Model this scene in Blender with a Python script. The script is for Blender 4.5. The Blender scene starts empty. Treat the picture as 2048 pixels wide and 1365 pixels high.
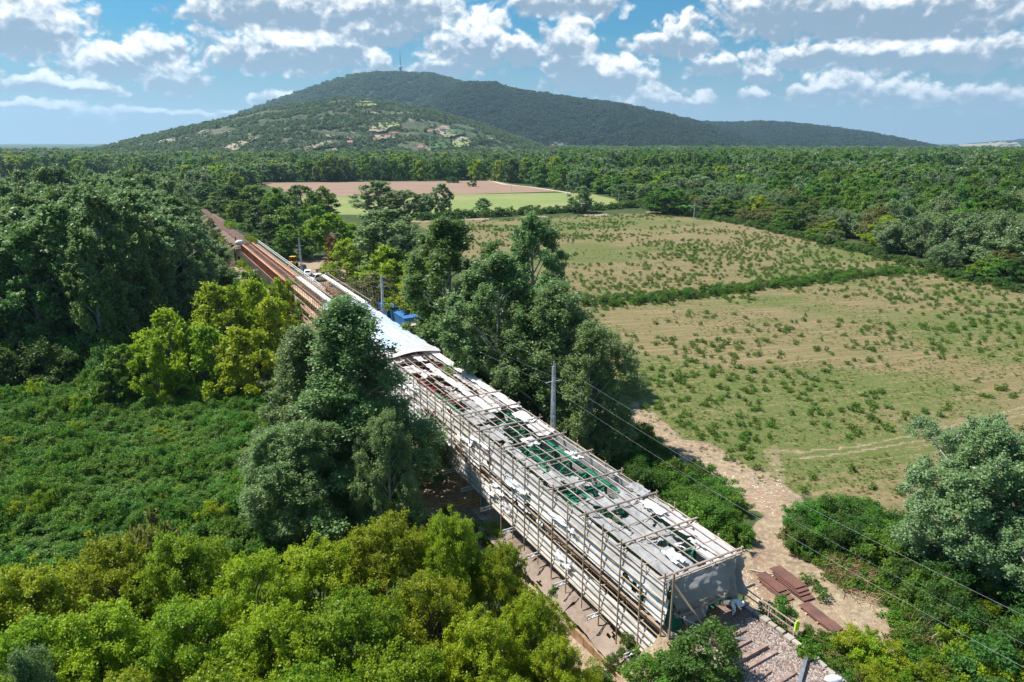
import bpy, math, random
import numpy as np
from mathutils import Vector, Matrix
C = bpy.context.scene
COL = C.collection
# ---------------------------------------------------------------- camera
F, HY = 1365.0, 285.0
PITCH = math.atan((682.5 - HY) / F)
CAMZ = 36.0
cam_d = bpy.data.cameras.new('camera'); cam = bpy.data.objects.new('camera', cam_d); COL.objects.link(cam)
cam_d.sensor_width = 36; cam_d.lens = 36 * F / 2048; cam_d.clip_end = 60000; cam_d.clip_start = 0.3
cam.location = (0, 0, CAMZ); cam.rotation_euler = (math.pi / 2 - PITCH, 0, 0)
C.camera = cam

def ray(x, y):
    cx = (x - 1024) / F; cy = -(y - 682.5) / F
    return np.array([cx, math.cos(PITCH) + cy * math.sin(PITCH), -math.sin(PITCH) + cy * math.cos(PITCH)])
def azel(x, y):
    q = ray(x, y); return math.atan2(q[0], q[1]), math.atan2(q[2], math.hypot(q[0], q[1]))
def px_of(x, y, z):
    z = z - CAMZ
    dep = y * math.cos(PITCH) - z * math.sin(PITCH); up = y * math.sin(PITCH) + z * math.cos(PITCH)
    dep = np.maximum(dep, 1e-3)
    return 1024 + F * x / dep, 682.5 - F * up / dep
# ---------------------------------------------------------------- sky, sun, exposure
TO_SUN = Vector((-0.64, 0.22, 1.0)).normalized()
SUN_EL = math.asin(TO_SUN.z)
sun_d = bpy.data.lights.new('sun', 'SUN'); sun_d.energy = 4.6; sun_d.angle = math.radians(0.55); sun_d.color = (1, .955, .88)
sun = bpy.data.objects.new('sun', sun_d); COL.objects.link(sun)
sun.rotation_euler = (-TO_SUN).to_track_quat('-Z', 'Y').to_euler(); sun.location = (0, 0, 200)
C.view_settings.view_transform = 'Standard'; C.view_settings.look = 'None'
C.view_settings.exposure = 0.9; C.view_settings.gamma = 1; C.view_settings.use_curve_mapping = False
world = bpy.data.worlds.new('World'); C.world = world; world.use_nodes = True

class N:
    """small node-tree helper"""
    def __init__(s, tree): s.t = tree; s.n = tree.nodes; s.l = tree.links
    def new(s, typ, **kw):
        nd = s.n.new(typ)
        for k, v in kw.items(): setattr(nd, k, v)
        return nd
    def put(s, sock, v):
        if v is None: return
        if isinstance(v, bpy.types.NodeSocket): s.l.new(v, sock)
        else: sock.default_value = v
    def m(s, op, a, b=None, c=None, clamp=False):
        nd = s.new('ShaderNodeMath', operation=op, use_clamp=clamp)
        for i, v in enumerate((a, b, c)): s.put(nd.inputs[i], v)
        return nd.outputs[0]
    def v(s, op, a, b=None, scale=None):
        nd = s.new('ShaderNodeVectorMath', operation=op)
        s.put(nd.inputs[0], a); s.put(nd.inputs[1], b)
        if scale is not None: s.put(nd.inputs['Scale'], scale)
        return nd.outputs['Value'] if op in ('DOT_PRODUCT', 'LENGTH', 'DISTANCE') else nd.outputs[0]
    def xyz(s, x=0.0, y=0.0, z=0.0):
        nd = s.new('ShaderNodeCombineXYZ')
        for i, q in enumerate((x, y, z)): s.put(nd.inputs[i], q)
        return nd.outputs[0]
    def sep(s, v):
        nd = s.new('ShaderNodeSeparateXYZ'); s.put(nd.inputs[0], v); return nd.outputs
    def noise(s, vec, scale, detail=4.0, rough=.55, dist=0.0, lac=2.0):
        nd = s.new('ShaderNodeTexNoise'); s.put(nd.inputs['Vector'], vec)
        for k, q in (('Scale', scale), ('Detail', detail), ('Roughness', rough), ('Distortion', dist), ('Lacunarity', lac)): s.put(nd.inputs[k], q)
        return nd.outputs[0]
    def vor(s, vec, scale, feat='F1'):
        nd = s.new('ShaderNodeTexVoronoi', feature=feat); s.put(nd.inputs['Vector'], vec); s.put(nd.inputs['Scale'], scale)
        return nd.outputs[0]
    def ramp(s, f, lo, hi, clamp=True, smooth=False):
        nd = s.new('ShaderNodeMapRange', clamp=clamp)
        if smooth: nd.interpolation_type = 'SMOOTHSTEP'
        s.put(nd.inputs[0], f); s.put(nd.inputs[1], lo); s.put(nd.inputs[2], hi); return nd.outputs[0]
    def mix(s, f, a, b, typ='MIX'):
        nd = s.new('ShaderNodeMix', data_type='RGBA', blend_type=typ)
        def c(q): return (*q, 1) if isinstance(q, tuple) and len(q) == 3 else q
        s.put(nd.inputs[0], f); s.put(nd.inputs[6], c(a)); s.put(nd.inputs[7], c(b)); return nd.outputs[2]

def build_world():
    g = N(world.node_tree); g.n.clear()
    sky = g.new('ShaderNodeTexSky', sky_type='NISHITA', sun_disc=False)
    sky.sun_elevation = SUN_EL; sky.sun_rotation = math.atan2(TO_SUN.x, TO_SUN.y)
    sky.air_density = 1.5; sky.dust_density = 1.2; sky.ozone_density = 3.0
    D = g.v('NORMALIZE', g.new('ShaderNodeTexCoord').outputs['Generated'])
    dx, dy, dz = g.sep(D)
    az = g.m('MULTIPLY', g.m('ARCTAN2', dx, dy), 57.2958); el = g.m('MULTIPLY', g.m('ARCSINE', dz), 57.2958)
    # cumulus banks, each one an ellipse with a flat base: px centre, half width, height above and below
    blobs = [(40, 75, 115, 95, 35), (215, 135, 85, 35, 22), (310, 115, 62, 38, 28), (345, 165, 58, 30, 22), (90, 178, 95, 20, 10), (170, 182, 62, 20, 10),
             (560, 30, 175, 90, 55), (760, 30, 190, 60, 50), (560, 120, 150, 45, 28), (660, 105, 120, 40, 25), (760, 75, 70, 25, 20), (760, 140, 45, 25, 14),
             (930, 110, 95, 45, 40), (970, 70, 55, 40, 30), (1040, 110, 50, 30, 25), (880, 140, 70, 20, 20), (1140, 105, 62, 60, 55), (1250, 160, 55, 38, 30), (1180, 150, 90, 30, 40),
             (1345, 95, 88, 32, 22), (1370, 60, 28, 30, 25), (1130, 8, 135, 40, 30), (1440, 135, 65, 24, 20), (1520, 155, 32, 20, 14), (1620, 25, 190, 75, 50), (1850, 40, 190, 80, 55),
             (1700, 115, 190, 25, 20), (1900, 120, 170, 30, 25), (1620, 195, 50, 26, 18), (1680, 175, 70, 30, 16), (1790, 195, 95, 28, 18), (1960, 205, 90, 24, 16), (1400, 205, 26, 18, 14),
             (1510, 200, 24, 20, 14), (1300, 195, 80, 18, 12), (640, 215, 120, 20, 12), (60, 218, 140, 12, 8), (350, 232, 160, 12, 8), (560, 200, 60, 14, 8), (1330, 210, 90, 14, 8)]
    P = g.xyz(g.m('MULTIPLY', az, 1.15), g.m('MULTIPLY', el, 1.35), 0.0)
    w1 = g.noise(P, .42, 4, .5); w2 = g.noise(g.v('ADD', P, (31.7, 4.1, 2.0)), .42, 4, .5)
    azw = g.m('ADD', az, g.m('MULTIPLY', g.m('SUBTRACT', w1, .5), 3.4)); elw = g.m('ADD', el, g.m('MULTIPLY', g.m('SUBTRACT', w2, .5), 1.6))
    best = None; hacc = None
    for (bx, by, w, hu, hd) in blobs:
        a, e = azel(bx, by); a = math.degrees(a); e = math.degrees(e); k = math.degrees(1 / F)
        W_, U_, D_ = w * k * 1.15, hu * k * 1.45, hd * k * 1.1
        vx = g.m('MULTIPLY', g.m('SUBTRACT', azw, a), 1 / W_)
        dv = g.m('SUBTRACT', elw, e)
        vy = g.m('MAXIMUM', g.m('MULTIPLY', dv, 1 / U_), g.m('MULTIPLY', dv, -1 / D_))
        f = g.m('SUBTRACT', 1.0, g.m('SQRT', g.m('MULTIPLY_ADD', vx, vx, g.m('MULTIPLY', vy, vy))))
        top = g.m('MULTIPLY', g.m('MAXIMUM', f, 0.0), g.m('MULTIPLY', dv, 1 / U_))
        if best is None: best, hacc = f, top
        else: best = g.m('MAXIMUM', best, f); hacc = g.m('ADD', hacc, top)
    # open sky outside the frame: the same broken cumulus, projected on a cloud layer
    inv = g.m('DIVIDE', 1.0, g.m('ADD', g.m('MAXIMUM', dz, 0.0), .05))
    plane = g.xyz(g.m('MULTIPLY', dx, inv), g.m('MULTIPLY', dy, inv), 0.0)
    hi = g.m('SUBTRACT', g.noise(plane, .9, 6, .55), .50)
    hi = g.m('MULTIPLY', hi, 4.0)
    wisp = g.m('SUBTRACT', g.noise(g.xyz(g.m('MULTIPLY', az, .5), g.m('MULTIPLY', el, 2.2), 3.0), .35, 6, .6), .70)
    wisp = g.m('MULTIPLY', wisp, 2.6)
    outside = g.ramp(el, 10.5, 15)
    side = g.ramp(g.m('ABSOLUTE', az), 37, 44)
    outside = g.m('MAXIMUM', outside, g.m('MULTIPLY', side, g.ramp(el, 0, 6)))
    dens = g.m('MAXIMUM', g.m('MAXIMUM', best, wisp), g.m('SUBTRACT', hi, g.m('MULTIPLY', g.m('SUBTRACT', 1.0, outside), 4.0)))
    def billow(ox, oy, no=4):
        tot = None
        for k_, (sc_, am) in enumerate(((.55, 1.0), (1.2, .55), (2.6, .30), (5.5, .16))[:no]):
            n_ = g.m('MULTIPLY', g.m('ABSOLUTE', g.m('SUBTRACT', g.noise(g.v('ADD', P, (ox + 11.3 * k_, oy, 1.7 * k_)), sc_, 0.0, .5), .5)), 3.4 * am)
            tot = n_ if tot is None else g.m('ADD', tot, n_)
        return g.m('SUBTRACT', tot, .85)
    b1 = billow(0.0, 0.0); s1 = billow(0.0, 0.0, 2); s2 = billow(-.22, .5, 2)
    edge = g.m('ADD', .5, g.m('MULTIPLY', b1, .42))
    d2 = g.m('ADD', dens, g.m('MULTIPLY', g.m('SUBTRACT', edge, .5), .72))
    alpha = g.ramp(d2, .0, .36, smooth=True)
    # relief: the field compared with itself a little towards the sun
    q1 = g.noise(g.v('ADD', P, (3.1, 9.0, 1.0)), .62, 5, .52)
    q2 = g.noise(g.v('ADD', P, (2.6, 9.75, 1.0)), .62, 5, .52)
    relief = g.m('ADD', g.m('MULTIPLY', g.m('SUBTRACT', q1, q2), .7), g.m('MULTIPLY', g.m('SUBTRACT', s1, s2), .30))
    lit = g.m('ADD', g.m('ADD', g.m('ADD', .33, g.m('MULTIPLY', g.m('SUBTRACT', g.noise(P, .9, 5, .6), .45), .9)), relief), g.m('MULTIPLY', hacc, 1.9))
    lit = g.m('SUBTRACT', lit, g.m('MULTIPLY', g.ramp(d2, .30, .95), .42))
    lit = g.ramp(lit, .15, .95, smooth=True)
    ccol = g.mix(lit, (.175, .240, .315), (.80, .80, .80))
    haze = g.ramp(el, 6.5, 0.0)
    ccol = g.mix(g.m('MULTIPLY', haze, .35), ccol, (.33, .395, .48))
    skyc = g.v('MULTIPLY', sky.outputs[0], (.010, .040, .064))
    skyc = g.mix(g.m('MULTIPLY', g.ramp(el, 8, 0.0), .85), skyc, (.27, .345, .43))
    bg = g.new('ShaderNodeBackground')
    thin = g.m('MULTIPLY', alpha, g.m('SUBTRACT', 1.0, g.m('MULTIPLY', haze, .35)))
    col = g.mix(thin, skyc, ccol)
    g.put(bg.inputs[0], g.v('SCALE', col, scale=10.0)); bg.inputs[1].default_value = .092
    out = g.new('ShaderNodeOutputWorld'); g.l.new(bg.outputs[0], out.inputs[0])
build_world()
# ---------------------------------------------------------------- numpy noise
_rs = np.random.RandomState(7); _T = _rs.rand(512, 512)
def vn(x, y):
    x = np.asarray(x, float); y = np.asarray(y, float)
    xi = np.floor(x).astype(int); yi = np.floor(y).astype(int); fx = x - xi; fy = y - yi
    fx = fx * fx * (3 - 2 * fx); fy = fy * fy * (3 - 2 * fy)
    a = _T[xi % 512, yi % 512]; b = _T[(xi + 1) % 512, yi % 512]; c = _T[xi % 512, (yi + 1) % 512]; d = _T[(xi + 1) % 512, (yi + 1) % 512]
    return (a * (1 - fx) + b * fx) * (1 - fy) + (c * (1 - fx) + d * fx) * fy
def fbm(x, y, o=4):
    s = 0; a = 1; t = 0
    for i in range(o): s = s + a * vn(x * 2 ** i + 17.3 * i, y * 2 ** i + 5.1 * i); t += a; a *= .5
    return s / t
def sm(x, a, b):
    t = np.clip((x - a) / (b - a), 0, 1); return t * t * (3 - 2 * t)
# ---------------------------------------------------------------- bridge frame: s along the line, t to its right
_q = ray(240, 285); _dn = math.hypot(_q[0], _q[1])
DX, DY = _q[0] / _dn, _q[1] / _dn
RX, RY = DY, -DX
ANG = math.atan2(DY, DX)
TC = 29.25
def W(s, t, z): return Vector((DX * s + RX * t, DY * s + RY * t, z))
def ST(x, y): return x * DX + y * DY, x * RX + y * RY
# ---------------------------------------------------------------- terrain
def terr(x, y):
    x = np.asarray(x, float); y = np.asarray(y, float)
    s, t = ST(x, y)
    a = np.abs(t - TC)
    zc = np.where(s < 27.6, 6.2, np.clip(3.2 - (s - 27.6) / 8.0, 0, 6))
    zc = np.where(s > 219, 6.2 * (1 - sm(s, 328, 345)), zc)
    hw = np.where(s < 27.6, 3.0, 2.2)
    z = np.clip(zc - np.maximum(a - hw, 0) / 1.5, 0, None)
    shelf = 3.8 * (1 - sm(s, 36, 47)) * (1 - sm(t, 50, 60)) * (t > TC)
    z = np.maximum(z, shelf)
    rough = (fbm(x * .9, y * .9, 3) - .5) * .25 * sm(z, .1, 1.0) * (z < 6.1)
    return z + rough
def hit(px, py, dz=0.0):
    q = ray(px, py); k = (CAMZ - dz) / -q[2]
    for _ in range(12):
        z = float(terr(q[0] * k, q[1] * k)) + dz; k = (CAMZ - z) / -q[2]
    return Vector((q[0] * k, q[1] * k, z))
def at_h(px, py, z):
    q = ray(px, py); k = (CAMZ - z) / -q[2]; return Vector((q[0] * k, q[1] * k, z))
def in_poly(px, py, poly):
    px = np.asarray(px, float); py = np.asarray(py, float); r = np.zeros(px.shape, bool); n = len(poly)
    for i in range(n):
        x1, y1 = poly[i]; x2, y2 = poly[(i + 1) % n]
        if y1 == y2: continue
        c = ((y1 > py) != (y2 > py)) & (px < (x2 - x1) * (py - y1) / (y2 - y1) + x1); r ^= c
    return r
def seg_dist(x, y, pts):
    d = np.full(np.shape(x), 1e9)
    for (a, b) in zip(pts[:-1], pts[1:]):
        ax, ay, bx, by = a[0], a[1], b[0], b[1]; L = (bx - ax) ** 2 + (by - ay) ** 2 + 1e-9
        u = np.clip(((x - ax) * (bx - ax) + (y - ay) * (by - ay)) / L, 0, 1)
        d = np.minimum(d, np.hypot(x - ax - u * (bx - ax), y - ay - u * (by - ay)))
    return d
# ---------------------------------------------------------------- object helpers
def tag(o, label=None, cat=None, group=None, kind=None):
    if label: o['label'] = label
    if cat: o['category'] = cat
    if group: o['group'] = group
    if kind: o['kind'] = kind
    return o
def empty(name, loc, label=None, cat=None, group=None, rz=0):
    o = bpy.data.objects.new(name, None); COL.objects.link(o); o.location = loc; o.rotation_euler.z = rz; o.empty_display_size = .3
    return tag(o, label, cat, group)
def link(name, me, parent=None, loc=None):
    o = bpy.data.objects.new(name, me); COL.objects.link(o)
    if parent: o.parent = parent
    if loc is not None: o.location = loc
    return o
def copy_tree(o, parent=None, loc=None, rz=None, sc=None):
    c = o.copy(); COL.objects.link(c)
    if parent: c.parent = parent
    for ch in CH.get(o.name, []): 
        k = ch.copy(); COL.objects.link(k); k.parent = c
        for g in CH.get(ch.name, []): 
            j = g.copy(); COL.objects.link(j); j.parent = k
    if loc is not None: c.location = loc
    if rz is not None: c.rotation_euler = (0, 0, rz)
    if sc is not None: c.scale = sc
    return c
CH = {}
def childmap():
    CH.clear()
    for o in COL.objects:
        if o.parent: CH.setdefault(o.parent.name, []).append(o)
def mesh_np(name, V, Fc, mat=None, smooth=False):
    V = np.asarray(V, np.float32); Fc = np.asarray(Fc, np.int32); k = Fc.shape[1]
    me = bpy.data.meshes.new(name); me.vertices.add(len(V)); me.vertices.foreach_set('co', V.ravel())
    me.loops.add(Fc.size); me.loops.foreach_set('vertex_index', Fc.ravel())
    me.polygons.add(len(Fc)); me.polygons.foreach_set('loop_start', np.arange(0, Fc.size, k, dtype=np.int32))
    try: me.polygons.foreach_set('loop_total', np.full(len(Fc), k, np.int32))
    except Exception: pass
    me.update(calc_edges=True)
    if smooth: me.polygons.foreach_set('use_smooth', np.ones(len(Fc), bool))
    if mat: me.materials.append(mat)
    return me
class MB:
    """collects boxes, beams, tubes, spheres into one mesh"""
    def __init__(s): s.V = []; s.F = []
    def add(s, vs, fs):
        b = len(s.V); s.V += [Vector(v) for v in vs]; s.F += [tuple(i + b for i in f) for f in fs]; return s
    def box(s, c, size, rz=0, taper=1.0):
        hx, hy, hz = size[0] / 2, size[1] / 2, size[2] / 2; R = Matrix.Rotation(rz, 3, 'Z'); c = Vector(c); vs = []
        for z, k in ((-hz, 1), (hz, taper)):
            for x, y in ((-hx, -hy), (hx, -hy), (hx, hy), (-hx, hy)): vs.append(c + R @ Vector((x * k, y * k, z)))
        return s.add(vs, [(3, 2, 1, 0), (4, 5, 6, 7), (0, 1, 5, 4), (1, 2, 6, 5), (2, 3, 7, 6), (3, 0, 4, 7)])
    def beam(s, a, b, w, h=None):
        h = h or w; a = Vector(a); b = Vector(b); d = (b - a).normalized()
        up = Vector((0, 0, 1)) if abs(d.z) < .95 else Vector((RX, RY, 0)); x = d.cross(up).normalized(); y = x.cross(d)
        vs = [p + x * i * w / 2 + y * j * h / 2 for p in (a, b) for i, j in ((-1, -1), (1, -1), (1, 1), (-1, 1))]
        return s.add(vs, [(0, 1, 2, 3), (7, 6, 5, 4), (4, 5, 1, 0), (5, 6, 2, 1), (6, 7, 3, 2), (7, 4, 0, 3)])
    def tube(s, pts, r, n=6, caps=True):
        rs = r if isinstance(r, (list, tuple)) else [r] * len(pts); pts = [Vector(p) for p in pts]; vs = []; fs = []
        for i, p in enumerate(pts):
            d = (pts[min(i + 1, len(pts) - 1)] - pts[max(i - 1, 0)]).normalized()
            up = Vector((0, 0, 1)) if abs(d.z) < .9 else Vector((1, 0, 0)); x = d.cross(up).normalized(); y = x.cross(d)
            for k in range(n): a = 2 * math.pi * k / n; vs.append(p + (x * math.cos(a) + y * math.sin(a)) * rs[i])
        for i in range(len(pts) - 1):
            for k in range(n): fs.append((i * n + k, i * n + (k + 1) % n, (i + 1) * n + (k + 1) % n, (i + 1) * n + k))
        if caps: fs.append(tuple(range(n - 1, -1, -1))); fs.append(tuple((len(pts) - 1) * n + k for k in range(n)))
        return s.add(vs, fs)
    def ball(s, c, r, n=8, m=6, squash=(1, 1, 1), jit=0, seed=0):
        rr = random.Random(seed); vs = []; fs = []; c = Vector(c)
        for i in range(m + 1):
            th = math.pi * i / m
            for k in range(n):
                a = 2 * math.pi * k / n; q = 1 + (rr.random() - .5) * jit
                vs.append(c + Vector((math.sin(th) * math.cos(a) * squash[0], math.sin(th) * math.sin(a) * squash[1], math.cos(th) * squash[2])) * r * q)
        for i in range(m):
            for k in range(n): fs.append((i * n + k, (i + 1) * n + k, (i + 1) * n + (k + 1) % n, i * n + (k + 1) % n))
        return s.add(vs, fs)
    def prism(s, prof, y0, y1):
        n = len(prof); vs = [(x, y0, z) for x, z in prof] + [(x, y1, z) for x, z in prof]
        return s.add(vs, [tuple(range(n)), tuple(range(2 * n - 1, n - 1, -1))] + [(i, i + n, (i + 1) % n + n, (i + 1) % n) for i in range(n)])
    def build(s, name, mat, parent=None, loc=None, smooth=False, bevel=0, off=None):
        o = off or Vector((0, 0, 0))
        me = bpy.data.meshes.new(name); me.from_pydata([v - o for v in s.V], [], s.F); me.materials.append(mat)
        if smooth:
            for p in me.polygons: p.use_smooth = True
        ob = link(name, me, parent, loc)
        if bevel:
            b = ob.modifiers.new('bevel', 'BEVEL'); b.width = bevel; b.segments = 2; b.limit_method = 'ANGLE'
        return ob
_bars = {}
def bar(name, a, b, w, h, mat, parent, round_=False, jit=0):
    """a shared unit bar stretched between two points"""
    key = (w, h, mat.name, round_)
    if key not in _bars:
        m = MB()
        if round_: m.tube([(0, 0, 0), (0, 0, 1)], w / 2, 6)
        else: m.box((0, 0, .5), (w, h, 1))
        me = bpy.data.meshes.new(name); me.from_pydata(m.V, [], m.F); me.materials.append(mat); _bars[key] = me
    a = Vector(a); b = Vector(b)
    if jit: a = a + Vector([random.uniform(-jit, jit) for _ in range(3)]); b = b + Vector([random.uniform(-jit, jit) for _ in range(3)])
    o = link(name, _bars[key], parent); d = b - a
    z = d.normalized(); up = Vector((0, 0, 1)) if abs(z.z) < .95 else Vector((DX, DY, 0))
    x = up.cross(z).normalized(); y = z.cross(x)
    M = Matrix((x, y, z)).transposed().to_4x4()
    o.rotation_euler = M.to_euler(); o.scale = (1, 1, d.length); o.location = a - (parent.location if parent else Vector())
    return o
# ---------------------------------------------------------------- materials
def mat(name, col, rough=.8, spec=.3, metal=0.0, fn=None):
    m = bpy.data.materials.new(name); m.use_nodes = True; g = N(m.node_tree)
    b = g.n['Principled BSDF']; b.inputs['Base Color'].default_value = (*col, 1); b.inputs['Roughness'].default_value = rough
    b.inputs['Specular IOR Level'].default_value = spec; b.inputs['Metallic'].default_value = metal
    if fn: fn(g, b)
    return m
def worn(c1, c2, scale=2.0, rnd=.35, bump=.3, lo=.35, hi=.7, fine=14):
    def fn(g, b):
        tc = g.new('ShaderNodeTexCoord').outputs['Object']; oi = g.new('ShaderNodeObjectInfo').outputs['Random']
        p = g.v('ADD', tc, g.xyz(g.m('MULTIPLY', oi, 37.0), g.m('MULTIPLY', oi, 11.0), 0.0))
        f = g.ramp(g.noise(p, scale, 6, .65), lo, hi)
        c = g.mix(f, c1, c2)
        k = g.m('ADD', 1 - rnd / 2, g.m('MULTIPLY', oi, rnd))
        k = g.m('MULTIPLY', k, g.m('ADD', .8, g.m('MULTIPLY', g.noise(p, fine, 3, .6), .4)))
        g.put(b.inputs['Base Color'], g.v('SCALE', c, scale=k))
        bn = g.new('ShaderNodeBump'); bn.inputs['Strength'].default_value = bump; bn.inputs['Distance'].default_value = .03
        g.put(bn.inputs['Height'], g.noise(p, fine, 4)); g.put(b.inputs['Normal'], bn.outputs[0])
    return fn
M = {}
M['wood'] = mat('weathered_pole_wood', (.3, .2, .13), .85, .2, fn=worn((.50, .38, .27), (.30, .205, .135), 3, .6))
M['pole'] = mat('bleached_roof_pole', (.5, .42, .36), .8, .2, fn=worn((.46, .385, .32), (.29, .215, .165), 3, .5))
M['ledger'] = mat('pale_ledger_board', (.5, .38, .26), .8, .2, fn=worn((.54, .42, .30), (.36, .26, .18), 2, .5))
M['plank'] = mat('deck_plank', (.3, .2, .14), .85, .2, fn=worn((.36, .26, .19), (.20, .13, .09), 2, .5))
M['plank_new'] = mat('new_deck_plank', (.6, .4, .25), .8, .2, fn=worn((.62, .42, .27), (.45, .28, .17), 2, .3))
M['white_board'] = mat('white_wrapped_rail', (.8, .8, .8), .6, .3, fn=worn((.82, .82, .82), (.62, .62, .64), 1.5, .1))
M['green'] = mat('green_bridge_paint', (.02, .2, .12), .55, .4, fn=worn((.012, .17, .10), (.02, .10, .06), 2, .3))
M['rust'] = mat('rusty_steel', (.25, .1, .05), .85, .2, fn=worn((.33, .15, .09), (.19, .075, .045), 1.6, .4))
M['rustlight'] = mat('rusty_primer_steel', (.4, .2, .12), .85, .2, fn=worn((.50, .26, .16), (.36, .17, .10), 1.2, .3))
M['maroon'] = mat('maroon_primer_steel', (.2, .05, .05), .7, .3, fn=worn((.20, .05, .055), (.12, .035, .035), 2, .3))
M['plate'] = mat('rusty_plate', (.16, .08, .06), .75, .35, fn=worn((.19, .085, .062), (.10, .055, .047), .7, .3, fine=6))
M['galv'] = mat('galvanised_steel', (.55, .58, .6), .45, .5, .3, fn=worn((.62, .65, .67), (.42, .45, .47), 3, .1))
M['wire'] = mat('weathered_wire', (.3, .31, .32), .6, .3)
M['steel'] = mat('grey_steel', (.25, .27, .3), .5, .5, .3, fn=worn((.27, .29, .32), (.16, .17, .18), 3, .2))
M['conc'] = mat('concrete', (.42, .38, .33), .9, .2, fn=worn((.42, .375, .32), (.25, .21, .17), .6, .1, bump=.5, fine=8))
M['sleeper'] = mat('old_sleeper', (.3, .2, .16), .9, .15, fn=worn((.33, .24, .20), (.14, .09, .07), 1.5, .4))
M['stone'] = mat('ballast_stone', (.35, .3, .27), .9, .2, fn=worn((.42, .37, .34), (.24, .17, .13), 6, .6))
M['limestone'] = mat('pale_rubble', (.6, .52, .42), .9, .2, fn=worn((.66, .57, .46), (.48, .38, .28), 6, .3))
M['white'] = mat('white_paint', (.78, .79, .8), .25, .5)
M['glass'] = mat('dark_window', (.02, .025, .03), .05, .6)
M['tyre'] = mat('tyre_rubber', (.02, .02, .02), .8, .2)
M['yellow'] = mat('yellow_paint', (.7, .38, .05), .5, .4, fn=worn((.72, .40, .06), (.5, .25, .06), 3, .1))
M['blue'] = mat('blue_container_paint', (.03, .16, .42), .55, .4, fn=worn((.035, .17, .42), (.03, .11, .27), 1, .1))
M['dkgreen'] = mat('dark_green_paint', (.02, .05, .045), .5, .4)
M['black'] = mat('black_paint', (.02, .022, .025), .3, .5)
M['skin'] = mat('skin', (.5, .3, .22), .6, .3)
M['coverall'] = mat('white_coverall', (.68, .76, .78), .85, .2, fn=worn((.72, .80, .82), (.55, .64, .67), 5, .0))
M['glove'] = mat('dark_glove', (.05, .05, .06), .8, .2)
M['roof_tile'] = mat('red_roof', (.35, .14, .09), .8)
M['wall_w'] = mat('white_wall', (.75, .73, .7), .8)
M['hose'] = mat('yellow_hose', (.65, .45, .08), .6)
M['bark'] = mat('bark', (.2, .16, .12), .9, .1, fn=worn((.24, .20, .16), (.12, .10, .08), 2, .2))
M['barkpale'] = mat('pale_poplar_bark', (.5, .47, .4), .9, .1, fn=worn((.52, .49, .43), (.26, .24, .20), 1.2, .2))
M['deadwood'] = mat('dead_brushwood', (.25, .16, .1), .9, .1, fn=worn((.30, .19, .12), (.17, .09, .05), 3, .4))
M['drystem'] = mat('dry_stems', (.45, .33, .18), .9, .1, fn=worn((.48, .36, .20), (.32, .22, .12), 3, .4))

def cloth_mat(name, c1, c2, trans, scale=.8, rough=.6, stripe=None, fold=.25):
    def fn(g, b):
        tc = g.new('ShaderNodeTexCoord').outputs['Object']
        f = g.ramp(g.noise(tc, scale, 6, .65), .35, .7)
        c = g.mix(f, c1, c2)
        if stripe:
            pos = g.sep(tc); a = math.radians(0)
            tt = g.m('ADD', g.m('MULTIPLY', pos[0], RX), g.m('MULTIPLY', pos[1], RY)); ss = g.m('ADD', g.m('MULTIPLY', pos[0], DX), g.m('MULTIPLY', pos[1], DY))
            st = g.ramp(g.noise(g.xyz(g.m('MULTIPLY', tt, 1.6), g.m('MULTIPLY', ss, .05), 0.0), 1.0, 3, .6), .46, .56)
            c = g.mix(g.m('MULTIPLY', st, .75), c, stripe)
        g.put(b.inputs['Base Color'], c)
        bn = g.new('ShaderNodeBump'); bn.inputs['Strength'].default_value = fold; bn.inputs['Distance'].default_value = .12
        g.put(bn.inputs['Height'], g.noise(tc, 1.7, 5, .6, 1.0)); g.put(b.inputs['Normal'], bn.outputs[0])
        tr = g.new('ShaderNodeBsdfTranslucent'); g.put(tr.inputs[0], c); g.put(tr.inputs['Normal'], bn.outputs[0])
        mx = g.new('ShaderNodeMixShader'); mx.inputs[0].default_value = trans
        g.l.new(b.outputs[0], mx.inputs[1]); g.l.new(tr.outputs[0], mx.inputs[2])
        g.l.new(mx.outputs[0], g.n['Material Output'].inputs[0])
    return mat(name, c1, rough, .3, fn=fn)
M['sheet_w'] = cloth_mat('white_plastic_sheet', (.80, .80, .80), (.66, .66, .66), .12, .5)
M['sheet_top'] = cloth_mat('bleached_roof_sheet', (.64, .61, .60), (.50, .47, .46), .2, .6)
M['sheet_g'] = cloth_mat('grey_debris_net', (.43, .43, .425), (.32, .32, .315), .25, .5)
M['sheet_side'] = cloth_mat('grey_side_net', (.68, .67, .66), (.48, .465, .455), .15, .6)
M['sheet_end'] = cloth_mat('grey_end_curtain', (.44, .435, .42), (.36, .355, .34), .5, .4)
M['sheet_blue'] = cloth_mat('white_blue_striped_roof_sheet', (.62, .66, .71), (.52, .58, .66), .1, .5, stripe=(.34, .46, .58))
M['sheet_green'] = cloth_mat('green_net', (.03, .26, .15), (.02, .16, .10), .35, 1)
M['sheet_tan'] = cloth_mat('dusty_ground_sheet', (.31, .24, .19), (.17, .12, .09), .1, .4, fold=.6)

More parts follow.
